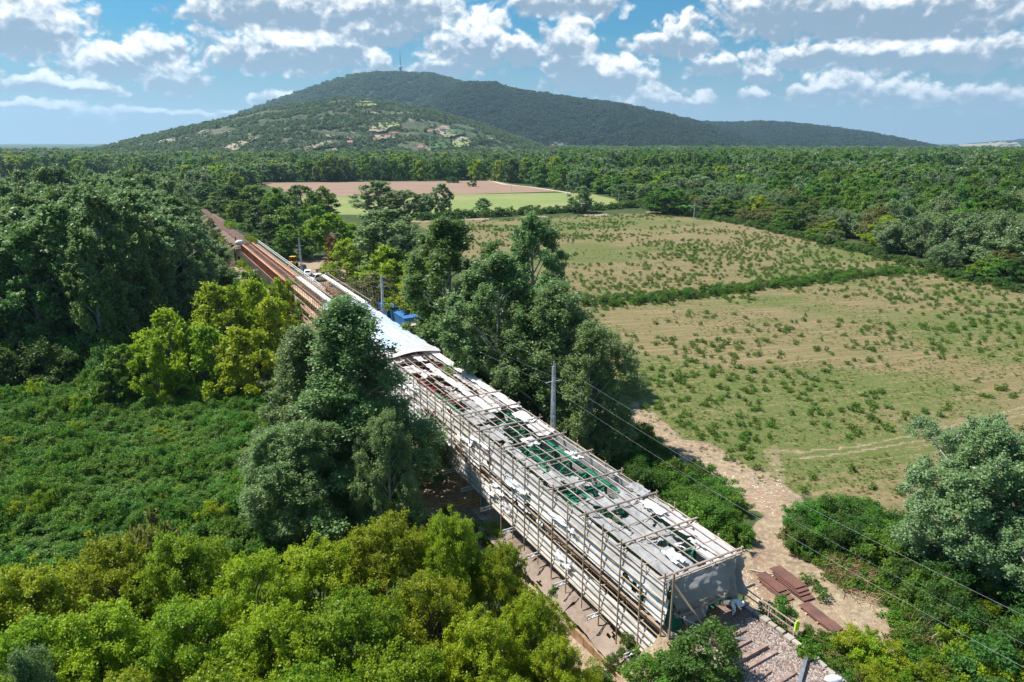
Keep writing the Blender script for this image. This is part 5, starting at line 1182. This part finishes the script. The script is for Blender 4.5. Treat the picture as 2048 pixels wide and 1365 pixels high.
# ---------------------------------------------------------------- the worksite at the near end
def wp(px, py, dz=0.0): return hit(px, py, dz)
def plate(cs, nst, label, L_, w, gap=0.0):
    """a stack of rusty steel plates: cs = far end and near end pixels"""
    a, b = wp(*cs[0]), wp(*cs[1]); d = (b - a); d.z = 0; u = d.normalized(); rz = math.atan2(u.y, u.x); c = (a + b) / 2; L_ = d.length; z0 = max(a.z, b.z) - .02
    e = empty('plate_stack', Vector((c.x, c.y, z0)), label, 'steel plates'); e.rotation_euler.z = rz
    for i in range(nst): MB().box((random.uniform(-.12, .12) + (nst - 1 - i) * .38 * (1 if i else 1) - .3, random.uniform(-.05, .05) - (nst - 1 - i) * .06, .13 + i * .1), (L_, w, .045)).build('plate', M['plate'], e)
    for x in (-.38, -.05, .3): MB().box((x * L_, -.05, .06), (.14, w * 1.15, .14)).build('timber_batten', M['ledger'], e)
plate(((1524, 1157), (1570, 1194)), 3, 'low rusty steel plate stack nearest the bridge corner', 3, .95)
plate(((1551, 1146), (1604, 1187)), 4, 'larger rusty steel plate stack beside the brushwood', 3, 1.05)
plate(((1615, 1219), (1686, 1277)), 2, 'long rusty plate lying alone nearest the viewer', 3, .95)
def plank(px0, px1, w, h, m, name, label, cat, dz=.05, group=None):
    a, b = wp(*px0), wp(*px1); a.z += dz; b.z += dz; c = (a + b) / 2
    return tag(MB().beam(a - c, b - c, w, h).build(name, M[m], None, c, bevel=.01), label, cat, group)
plank((1634, 1222), (1712, 1283), .16, .06, 'ledger', 'pale_plank', 'pale plank beside the long rusty plate', 'plank')
plank((1500, 1141), (1545, 1150), .1, .06, 'ledger', 'pale_plank', 'pale stick lying at the far end of the plate stacks', 'plank')
for (s, t0, t1, m, h, lb) in ((24.7, 28.3, 30.6, 'sleeper', .1, 'weathered sleeper under the slanting prop'), (23.9, 28.0, 30.2, 'sleeper', .1, 'broken grey-brown sleeper pressed into the ballast'), (23.0, 27.9, 30.6, 'sleeper', .2, 'thick brown sleeper raised above the ballast'),
                          (22.4, 27.9, 30.8, 'sleeper', .08, 'thin cracked sleeper just in front of the thick one'), (21.5, 28.1, 29.2, 'sleeper', .06, 'half-buried stub of a sleeper'), (20.7, 28.3, 30.4, 'sleeper', .06, 'half-buried sleeper nearest the bottom edge')):
    a, b = W(s, t0, 6.28), W(s + .12, t1, 6.28); c = (a + b) / 2; tag(MB().beam(a - c, b - c, .26, h * 1.6).build('railway_sleeper', M[m], None, c, bevel=.015), lb, 'sleeper', 'loose sleepers on the ballast')
c = W(24.8, 29.2, 6.5); a, b = W(25.4, 27.7, 6.75), W(24.0, 29.9, 6.3); tag(MB().beam(a - c, b - c, .16, .12).build('grey_plank', M['steel'], None, c), 'long grey plank lying across the ballast below the curtain', 'plank')
c = W(20.7, 30.6, 6.35); a, b = W(20.0, 29.7, 6.4), W(21.2, 31.8, 6.4); tag(MB().beam(a - c, b - c, .2, .16).build('steel_beam', M['steel'], None, c), 'blue-grey steel beam lying on the ballast at the bottom edge', 'steel beam')
# concrete edging on the right of the ballast
ed = empty('concrete_edging', W(24, 32.6, 6.0), 'broken row of concrete edging blocks along the right side of the ballast', 'edging')
for i in range(15):
    s = 26.8 - i * .62; MB().box((random.uniform(-.05, .05), random.uniform(-.06, .06), 0), (.54, .32 if i % 3 else .5, .3), random.uniform(-.08, .08)).build('block', M['conc'], ed, loc=Matrix.Rotation(0, 3, 'Z') @ (W(s, 32.55 - max(0, i - 7) * .05, 6.12 - max(0, i - 8) * .03) - ed.location), bevel=.02).rotation_euler.z = ANG
fn_ = empty('guard_rail', W(25, 32.8, 6.1), 'white board guard rail at the right corner of the bridge end', 'railing')
for z in (.55, 1.0): bar('rail_board', W(27.2, 32.9, 6.1 + z), W(22.9, 32.9, 6.1 + z), .04, .08, M['pole'], fn_)
for s in (27.1, 25.0, 23.0): bar('rail_post', W(s, 32.9, 5.6), W(s, 32.9, 7.2), .07, .07, M['pole'], fn_)
M['hivis'] = mat('high_visibility_fabric', (.55, .85, .03), .7, .3)
o = MB().box((0, 0, -.3), (.12, .38, .62), ANG, .8).box((0, 0, .05), (.08, .26, .12), ANG).build('safety_vest', M['hivis'], None, W(22.9, 32.95, 7.25), bevel=.03); tag(o, 'bright yellow-green vest hanging on the end post of the white rail', 'vest')
# worker in white coverall, bent over at the end of the deck
def person(loc, rz):
    e = empty('person', loc, 'person in a white hooded coverall bending over at the right end of the curtain', 'person'); e.rotation_euler.z = rz
    J = {'pel': ((0, 0, .80), .15), 'waist': ((.10, 0, .98), .145), 'chest': ((.34, 0, 1.12), .165), 'neck': ((.52, 0, 1.08), .075), 'hipL': ((0, .10, .78), .11), 'kneL': ((.20, .16, .44), .075), 'ankL': ((.0, .16, .09), .05), 'toeL': ((.17, .17, .04), .045),
         'hipR': ((0, -.10, .78), .11), 'kneR': ((.26, -.15, .46), .075), 'ankR': ((.12, -.17, .09), .05), 'toeR': ((.29, -.18, .04), .045), 'shL': ((.38, .19, 1.08), .08), 'elL': ((.46, .26, .80), .055), 'wrL': ((.60, .16, .60), .04), 'shR': ((.38, -.19, 1.08), .08), 'elR': ((.50, -.24, .80), .055), 'wrR': ((.64, -.08, .60), .04)}
    E_ = [('pel', 'waist'), ('waist', 'chest'), ('chest', 'neck'), ('pel', 'hipL'), ('hipL', 'kneL'), ('kneL', 'ankL'), ('ankL', 'toeL'), ('pel', 'hipR'), ('hipR', 'kneR'), ('kneR', 'ankR'), ('ankR', 'toeR'), ('chest', 'shL'), ('shL', 'elL'), ('elL', 'wrL'), ('chest', 'shR'), ('shR', 'elR'), ('elR', 'wrR')]
    ks = list(J); me = bpy.data.meshes.new('body'); me.from_pydata([J[k][0] for k in ks], [(ks.index(a), ks.index(b)) for a, b in E_], []); me.materials.append(M['coverall'])
    o = link('body', me, e); sk = o.modifiers.new('skin', 'SKIN'); me.skin_vertices or None
    for i, k in enumerate(ks): me.skin_vertices[0].data[i].radius = (J[k][1], J[k][1])
    me.skin_vertices[0].data[0].use_root = True; sb = o.modifiers.new('sub', 'SUBSURF'); sb.levels = 2; sb.render_levels = 2
    MB().ball((.66, 0, 1.08), .125, 12, 10, (1.05, .85, 1.0)).build('hood', M['coverall'], e, smooth=True)
    f = MB().ball((.745, 0, 1.035), .078, 10, 8, (.7, .85, 1.15)); f.ball((.805, 0, 1.02), .016, 6, 5); f.build('face', M['skin'], e, smooth=True)
    h = MB()
    for y, w in ((.16, 1), (-.08, -1)):
        bx = .60 if w > 0 else .64; h.ball((bx + .03, y, .565), .045, 8, 6, (1, .6, 1.1))
        for k in range(4): h.tube([(bx + .05, y + (k - 1.5) * .018, .53), (bx + .085, y + (k - 1.5) * .02, .49 - .004 * (k % 2)), (bx + .075, y + (k - 1.5) * .02, .45)], .0085, 5)
        h.tube([(bx + .02, y - w * .035, .55), (bx + .06, y - w * .055, .51)], .010, 5)
    h.build('gloves', M['glove'], e, smooth=True)
    b = MB()
    for x, y in ((.09, .165), (.21, -.175)): b.ball((x, y, .05), .075, 8, 6, (1.9, .7, .75))
    b.build('boots', M['glove'], e, smooth=True); return e
pp = W(26.4, 31.0, 6.25); person(pp, ANG + math.pi + .55)
lump('rubbish_sack', W(26.6, 32.0, 6.45), .28, 'sheet_w', 'small white sack on the ground beside the worker', 'sack', (1, .8, .7), 5)
lump('rubbish_sack', W(19.3, 31.7, 6.4), .4, 'sheet_w', 'white sack lying on the ballast at the bottom edge', 'sack', (1.4, .7, .5), 7)
lump('boulder', hit(1357, 1352) + Vector((0, 0, .15)), .35, 'limestone', 'pale boulder at the foot of the near corner post', 'stone', (1, .8, .7), 8)
# dead brushwood, dry stems, logs, stones
def brush(px, py, r, n, m, label, name, hgt=.9, seed=1, up=0.35):
    rr = random.Random(seed); p = wp(px, py); mb = MB()
    for i in range(n):
        a = rr.uniform(0, 6.28); q = rr.random() ** .6 * r; b = Vector((q * math.cos(a), q * math.sin(a), rr.uniform(0, hgt * .5))); d = Vector((rr.gauss(0, 1), rr.gauss(0, 1), abs(rr.gauss(0, up)))).normalized() * rr.uniform(.5, 1.4)
        mb.tube([b, b + d * .5 + Vector((0, 0, rr.uniform(0, .15))), b + d], [rr.uniform(.012, .03), .012, .004], 3, False)
    return tag(mb.build(name, M[m], None, p), label, 'brushwood')
brush(1695, 1150, 1.9, 420, 'deadwood', 'heap of reddish dead brushwood below the shrubs', 'brushwood_heap', 1.5, 1)
brush(1720, 1185, 1.5, 160, 'drystem', 'pale bare twigs spread in front of the reddish brushwood', 'brushwood_heap', .7, 2)
brush(1890, 1290, 2.0, 220, 'drystem', 'patch of long dry yellow stems under the silver poplar', 'dry_stems', 1.8, 3, 1.6)
brush(1255, 955, 1.2, 140, 'drystem', 'grey dry brush among the bank shrubs', 'brushwood_heap', 2.2, 4, 1.0)
for (a, b, lb) in (((1805, 1325), (1850, 1340), 'upper pale log at the lower right'), ((1815, 1338), (1865, 1358), 'middle pale log at the lower right'), ((1830, 1352), (1860, 1364), 'lowest pale log at the lower right')):
    p, q = wp(*a), wp(*b); c = (p + q) / 2 + Vector((0, 0, .12)); tag(MB().tube([p - c + Vector((0, 0, .12)), q - c + Vector((0, 0, .12))], [.11, .09], 8).build('log', M['ledger'], None, c, True), lb, 'log')
def stones(name, poly, n, size, m, label, seed, zadd=0.0, test=None):
    rr = random.Random(seed); xs = [p[0] for p in poly]; ys = [p[1] for p in poly]; pts = []
    while len(pts) < n:
        x = rr.uniform(min(xs), max(xs)); y = rr.uniform(min(ys), max(ys))
        if in_poly(x, y, poly): p = wp(x, y); pts.append((p.x, p.y, p.z + zadd, rr.uniform(0, 6), rr.uniform(*size), rr.uniform(*size) * .7, rr.randrange(2)))
    ms = []
    for i in range(2): b = MB().ball((0, 0, 0), 1, 6, 4, (1, .8, .7), .5, seed + i); me = bpy.data.meshes.new(name); me.from_pydata(b.V, [], b.F); me.materials.append(M[m]); ms.append(me)
    instances(name, pts, ms, label)
stones('ballast_stones', [(1390, 1240), (1470, 1215), (1600, 1290), (1760, 1400), (1420, 1400), (1400, 1330)], 4200, (.035, .09), 'stone', 'loose ballast stones covering the stripped track bed', 1)
stones('pale_rubble', [(1480, 1130), (1505, 1150), (1530, 1210), (1515, 1225), (1478, 1180)], 500, (.015, .055), 'limestone', 'pale rubble beside the right corner of the bridge', 2)
stones('pale_path_stones', [(1400, 930), (1500, 990), (1545, 1030), (1580, 1000), (1560, 960), (1480, 950)], 90, (.04, .15), 'limestone', 'pale stones trodden into the dirt path', 3)
stones('scattered_debris', [(1500, 1140), (1640, 1180), (1790, 1230), (1790, 1320), (1700, 1290), (1560, 1230)], 420, (.012, .04), 'limestone', 'wood chips and stones strewn over the worksite soil', 4)
stones('hillfoot_rubble', [(955, 1020), (1020, 1060), (1130, 1180), (1080, 1180), (950, 1060)], 500, (.04, .14), 'limestone', 'pale rubble on the slope left of the pier', 5)
# sheets and wall on the bank under the near span
gs = empty('bank_sheeting', W(40, 25, 0), 'dusty beige sheeting draped over the bank left of the covered span', 'ground sheet')
s = 17.0; i = 0
while s < 50:
    e = s + 6.6; f0 = max(0, 1 - max(0, s - 40) / 14); f1 = max(0, 1 - max(0, e - 40) / 14)
    sheet('ground_sheet', quadf((s, 27.2, .4 + 2.6 * f0), (e + .1, 27.2, .4 + 2.6 * f1), (e + .1, 24.9, .1 + 1.5 * f1), (s, 24.7, .1 + 1.5 * f0)), 30, 16, 'sheet_tan', gs, 500 + i, .72, .28, (2.5, 1.5)); s = e; i += 1
rw = empty('retaining_wall', W(28, 24.6, 0), 'low rust-stained board wall holding the foot of the beige sheeting', 'wall')
M['stained'] = mat('rust_stained_board', (.35, .2, .1), .85, .2, fn=worn((.44, .30, .20), (.26, .12, .05), 1.2, .5))
for i in range(16): MB().box((0, 0, .75), (1.16, .08, 1.5), ANG).build('board', M['stained'], rw, loc=W(17.6 + i * 1.2, 24.6, 0) - rw.location)
hp_ = [hit(x, y) + Vector((0, 0, .06)) for x, y in ((1000, 985), (950, 1000), (905, 1008), (880, 1008), (878, 1013), (905, 1014), (950, 1003), (990, 995))]
c = hp_[0]; tag(MB().tube([p - c for p in hp_], .05, 6).build('hose', M['hose'], None, c, True), 'yellow hose looped on the bare ground left of the pier', 'hose')
hp_ = [hit(x, y) + Vector((0, 0, .06)) for x, y in ((985, 1000), (950, 1006), (936, 1010), (938, 1015), (955, 1013))]
c = hp_[0]; tag(MB().tube([p - c for p in hp_], .05, 6).build('hose', M['hose'], None, c, True), 'short end of yellow hose curled near the pier', 'hose')
# ---------------------------------------------------------------- yard: vehicles, containers
def car(loc, rz, body, label, van=False):
    e = empty('parked_van' if van else 'parked_car', loc, label, 'van' if van else 'car'); e.rotation_euler.z = rz
    if van: pr = [(-2.4, .35), (2.45, .35), (2.5, .9), (2.2, 1.15), (1.5, 1.95), (1.3, 2.05), (-2.35, 2.05), (-2.45, 1.0)]; win = [(2.13, 1.2), (1.52, 1.9), (.7, 1.9), (.7, 1.25)]; w = .95
    else: pr = [(-2.2, .35), (2.15, .35), (2.2, .7), (1.2, .92), (.55, 1.42), (-1.5, 1.46), (-2.1, 1.0), (-2.2, .7)]; win = [(1.1, .95), (.52, 1.36), (-1.45, 1.38), (-1.85, 1.0)]; w = .86
    MB().prism(pr, -w, w).build('body', M[body], e, bevel=.09)
    g = MB().prism(win, -w - .01, -w + .02).prism(win, w - .02, w + .01)
    if van: g.add([(2.19, -.8, 1.2), (2.19, .8, 1.2), (1.57, .75, 1.92), (1.57, -.75, 1.92)], [(0, 1, 2, 3)])
    else: g.add([(1.2, -.72, .95), (1.2, .72, .95), (.62, .62, 1.42), (.62, -.62, 1.42)], [(0, 1, 2, 3)]); g.add([(-2.1, -.7, 1.04), (-2.1, .7, 1.04), (-1.6, .62, 1.46), (-1.6, -.62, 1.46)], [(3, 2, 1, 0)])
    g.build('windows', M['glass'], e)
    for x in (-1.4, 1.45):
        for y in (-w, w): MB().tube([(x, y - .1, .33), (x, y + .1, .33)], .33, 12).build('wheel', M['tyre'], e)
    for y in (-.6, .6): MB().box((2.2 if not van else 2.48, y, .66 if not van else .85), (.06, .28, .14)).build('headlight', M['galv'], e)
    return e
car(hit(616, 551), ANG + 2.9, 'white', 'white car parked beside the scaffolding in the yard')
car(hit(607, 541), ANG + 3.0, 'black', 'dark car parked behind the white one in the yard')
car(hit(641, 562), ANG + 1.8, 'white', 'white van parked at the end of the yard behind the scaffolding posts', True)
car(hit(868, 706), ANG + 1.5, 'white', 'white van half hidden under the poplars beside the striped roof', True)
def machine(loc, rz):
    e = empty('construction_machine', loc, 'yellow construction machine with a flat canopy roof at the edge of the yard', 'machine'); e.rotation_euler.z = rz
    MB().box((0, 0, 1.0), (3.2, 1.5, .7)).box((1.0, 0, 1.55), (1.3, 1.2, .6), 0, .85).build('chassis', M['yellow'], e, bevel=.06)
    MB().box((-.5, 0, 3.15), (1.9, 1.7, .12)).build('canopy_roof', M['yellow'], e, bevel=.03)
    for x in (-1.35, .35):
        for y in (-.75, .75): MB().beam((x, y, 1.3), (x, y, 3.1), .09).build('canopy_post', M['yellow'], e)
    MB().box((-.6, 0, 1.6), (.5, .5, .15)).box((-.85, 0, 1.95), (.1, .5, .6)).build('seat', M['black'], e)
    for x in (-1.2, 1.3):
        for y in (-.9, .9): MB().tube([(x, y - .22, .6), (x, y + .22, .6)], .6, 14).build('wheel', M['tyre'], e)
    MB().beam((1.6, -.5, .9), (2.7, -.5, .5), .14).beam((1.6, .5, .9), (2.7, .5, .5), .14).box((2.9, 0, .5), (.5, 1.9, .7), 0, .8).build('bucket', M['yellow'], e); return e
machine(hit(586, 535), ANG + 2.6)
def container(loc, rz, m, label, size=(6.0, 2.4, 2.5), name='site_container'):
    e = empty(name, loc, label, 'container'); e.rotation_euler.z = rz; L_, w, h = size; mb = MB()
    n = int(L_ / .3); pr = []
    for i in range(n + 1): pr.append((-L_ / 2 + L_ * i / n, w / 2 - (.05 if i % 2 else 0)))
    v = [(x, y, .15) for x, y in pr] + [(x, -y, .15) for x, y in reversed(pr)]; k = len(v); v += [(x, y, h - .12) for x, y, z in v]
    mb.add(v, [tuple(range(k))[::-1], tuple(range(k, 2 * k))] + [(i, (i + 1) % k, (i + 1) % k + k, i + k) for i in range(k)]); mb.build('walls', M[m], e)
    MB().box((0, 0, h - .06), (L_ + .1, w + .1, .14)).build('roof', M[m], e); MB().box((0, 0, .09), (L_ + .06, w + .06, .16)).build('floor_frame', M['steel'], e)
    MB().box((-L_ / 4, -w / 2 - .02, 1.1), (.9, .06, 1.9)).build('door', M[m], e); MB().box((L_ / 5, -w / 2 - .02, 1.5), (1.1, .05, .8)).build('window', M['glass'], e); return e
container(hit(776, 632), ANG, 'blue', 'blue site container farthest along the bridge, beside the lattice pole')
container(hit(803, 650), ANG, 'blue', 'middle blue site container behind the striped roof', size=(6, 2.4, 2.6))
container(hit(828, 671) + Vector((0, 0, 2.3)), ANG + 1.57, 'blue', 'blue-roofed container raised on pale stacked units nearest the viewer', size=(4.5, 2.4, 1.6))
st_ = empty('formwork_pile', hit(822, 677), 'pile of pale grey formwork panels beside the blue containers', 'formwork pile'); st_.rotation_euler.z = ANG
for i in range(9): MB().box((random.uniform(-.1, .1), random.uniform(-.1, .1), .15 + i * .33), (2.6, 2.2, .16)).build('panel', M['pole'], st_)
for i in range(4): MB().box(((-1) ** i * 1.0, (1 if i < 2 else -1) * .8, 1.5), (.15, .15, 2.9)).build('post', M['steel'], st_)
container(hit(664, 552), ANG + .4, 'dkgreen', 'dark green container under the rounded yellow-green tree', size=(3.6, 2.2, 2.6))
o = MB().box((0, 0, .7), (1.6, 1.2, 1.3), .3).box((0, 0, 1.4), (1.8, 1.4, .1), .3).build('wooden_crate', M['plank'], None, hit(638, 548)); tag(o, 'brown wooden crate in front of the dark green container', 'crate')
# ---------------------------------------------------------------- hilltop tower and houses
def on_hill(key, px, py):
    a, e = azel(px, py); x, y, Z, VV = HILLS[key]; az = np.arctan2(x[:, 0], y[:, 0]); i = int(np.argmin(np.abs(az - a))); el = np.arctan2(Z[i] - CAMZ, np.hypot(x[i], y[i])); n = int(np.argmax(VV[i] >= 1)); j = int(np.argmin(np.abs(el[:n + 1] - e))); return Vector((x[i, j], y[i, j], Z[i, j]))
p = on_hill('mountain1', 801, 153)
tw = empty('television_tower', p, 'slim television tower on the summit of the highest hill', 'tower')
MB().tube([(0, 0, -10), (0, 0, 45), (0, 0, 62)], [8, 5.2, 4.8], 16).build('concrete_shaft', M['steel'], tw, smooth=True)
MB().tube([(0, 0, 40), (0, 0, 44), (0, 0, 52), (0, 0, 55)], [5, 10, 10, 5], 18).build('platform', M['steel'], tw)
MB().tube([(0, 0, 60), (0, 0, 105), (0, 0, 148)], [3.4, 2.6, .9], 8).build('antenna_mast', M['steel'], tw)
p2 = on_hill('mountain1', 790, 153)
bl = empty('relay_building', p2, 'white relay building beside the television tower', 'building'); MB().box((0, 0, 6), (36, 16, 14)).box((-12, 0, 18), (8, 8, 14)).build('walls', M['wall_w'], bl); MB().box((4, 0, 14), (30, 17, 1.2)).build('roof', M['steel'], bl); MB().box((4, -8.3, 7), (26, .5, 2.5)).build('window_band', M['glass'], bl)
def house(key, px, py, sz, label, roof='roof_tile', group=None):
    p = on_hill(key, px, py); e = empty('village_house', p, label, 'house', group); w, d, h = sz; e.rotation_euler.z = R_.uniform(-.5, .5)
    MB().box((0, 0, h / 2 - 1), (w, d, h + 2)).build('walls', M['wall_w'], e); MB().add([(-w * .55, -d * .55, h), (w * .55, -d * .55, h), (w * .55, d * .55, h), (-w * .55, d * .55, h), (-w * .55, 0, h + d * .45), (w * .55, 0, h + d * .45)], [(0, 1, 5, 4), (2, 3, 4, 5), (0, 4, 3), (1, 2, 5), (3, 2, 1, 0)]).build('roof', M[roof], e)
    for i in (-1, 0, 1): MB().box((i * w * .3, -d / 2 - .1, h * .5), (w * .12, .3, h * .3)).build('window', M['glass'], e)
for i, (x, y) in enumerate(((1103, 297), (1108, 292), (1114, 298), (1121, 296), (1128, 295), (1133, 299))): house('vineyard_hill5' if False else 'mountain_spur2', x, y, (20, 13, 9), 'white village house with a steep roof at the foot of the dark spur', 'steel' if i % 2 else 'roof_tile', 'white village houses at the foot of the dark spur')
for x, y, lb in ((752, 283, 'left small house among the vineyards'), (776, 279, 'pale farmhouse in the middle of the vineyards'), (790, 272, 'small house uphill of the pale farmhouse'), (884, 262, 'tiny white house high on the right of the vineyards'), (930, 322, 'house low at the foot of the vineyard hill'), (862, 268, 'small house left of the tiny white one'), (842, 300, 'house below the terraced plots'), (700, 290, 'lone house on the left part of the vineyards')): house('vineyard_hill5', x, y, (13, 9, 5), lb)
def field_patch(name, key, quad, m, label):
    vs = []
    for (x, y) in quad: p = on_hill(key, x, y); vs.append(p)
    n = 10; V = []; 
    for i in range(n + 1):
        for j in range(n + 1):
            u, v = i / n, j / n; px = (quad[0][0] * (1 - u) + quad[1][0] * u) * (1 - v) + (quad[3][0] * (1 - u) + quad[2][0] * u) * v; py = (quad[0][1] * (1 - u) + quad[1][1] * u) * (1 - v) + (quad[3][1] * (1 - u) + quad[2][1] * u) * v
            p = on_hill(key, px, py); V.append((p.x, p.y, p.z + 5))
    F_ = [(i * (n + 1) + j, (i + 1) * (n + 1) + j, (i + 1) * (n + 1) + j + 1, i * (n + 1) + j + 1) for i in range(n) for j in range(n)]
    me = bpy.data.meshes.new(name); me.from_pydata(V, [], F_); me.materials.append(m); tag(link(name, me), kind='structure')
M['hay'] = mat('dry_grass_slope', (.3, .3, .14), .95, .1, fn=worn((.30, .31, .15), (.22, .25, .11), .02, 0)); M['vine'] = mat('vineyard_green', (.08, .15, .05), .95, .1, fn=worn((.08, .14, .05), (.05, .10, .04), .03, 0)); M['clay'] = mat('bare_clay_slope', (.3, .25, .17), .95, .1, fn=worn((.33, .27, .19), (.22, .19, .13), .02, 0))
for q, m in ((((708, 207), (748, 206), (756, 215), (715, 216)), 'hay'), (((880, 270), (905, 264), (925, 272), (890, 280)), 'clay'), (((860, 285), (900, 282), (905, 300), (858, 302)), 'vine'), (((885, 262), (925, 262), (930, 272), (895, 280)), 'vine'), (((745, 255), (780, 258), (770, 268), (735, 268)), 'clay'), (((445, 300), (500, 282), (520, 278), (470, 306)), 'clay'), (((610, 300), (660, 285), (668, 290), (620, 306)), 'clay'), (((745, 276), (788, 272), (790, 280), (750, 284)), 'clay'), (((905, 285), (935, 280), (940, 295), (908, 300)), 'hay'), (((755, 250), (795, 248), (800, 256), (760, 260)), 'hay')):
    field_patch('hill_plot', 'vineyard_hill5', q, M[m], '')
for q in (((1915, 290), (2035, 286), (2045, 296), (1925, 299)), ((1975, 286), (2010, 283), (2020, 292), (1985, 294))): field_patch('quarry_face', 'quarry_hill4', q, M['clay'], '')
# ---------------------------------------------------------------- the air
hz = MB().box((0, 7600, 349), (33000, 17600, 702)).build('haze', bpy.data.materials.new('air'), None); tag(hz, kind='stuff')
am = hz.data.materials[0]; am.use_nodes = True; g = N(am.node_tree); g.n.clear(); pv = g.new('ShaderNodeVolumePrincipled'); pv.inputs['Color'].default_value = (.50, .78, 1.0, 1); pv.inputs['Density'].default_value = 6e-5; pv.inputs['Anisotropy'].default_value = .2
g.l.new(pv.outputs[0], g.new('ShaderNodeOutputMaterial').inputs['Volume'])
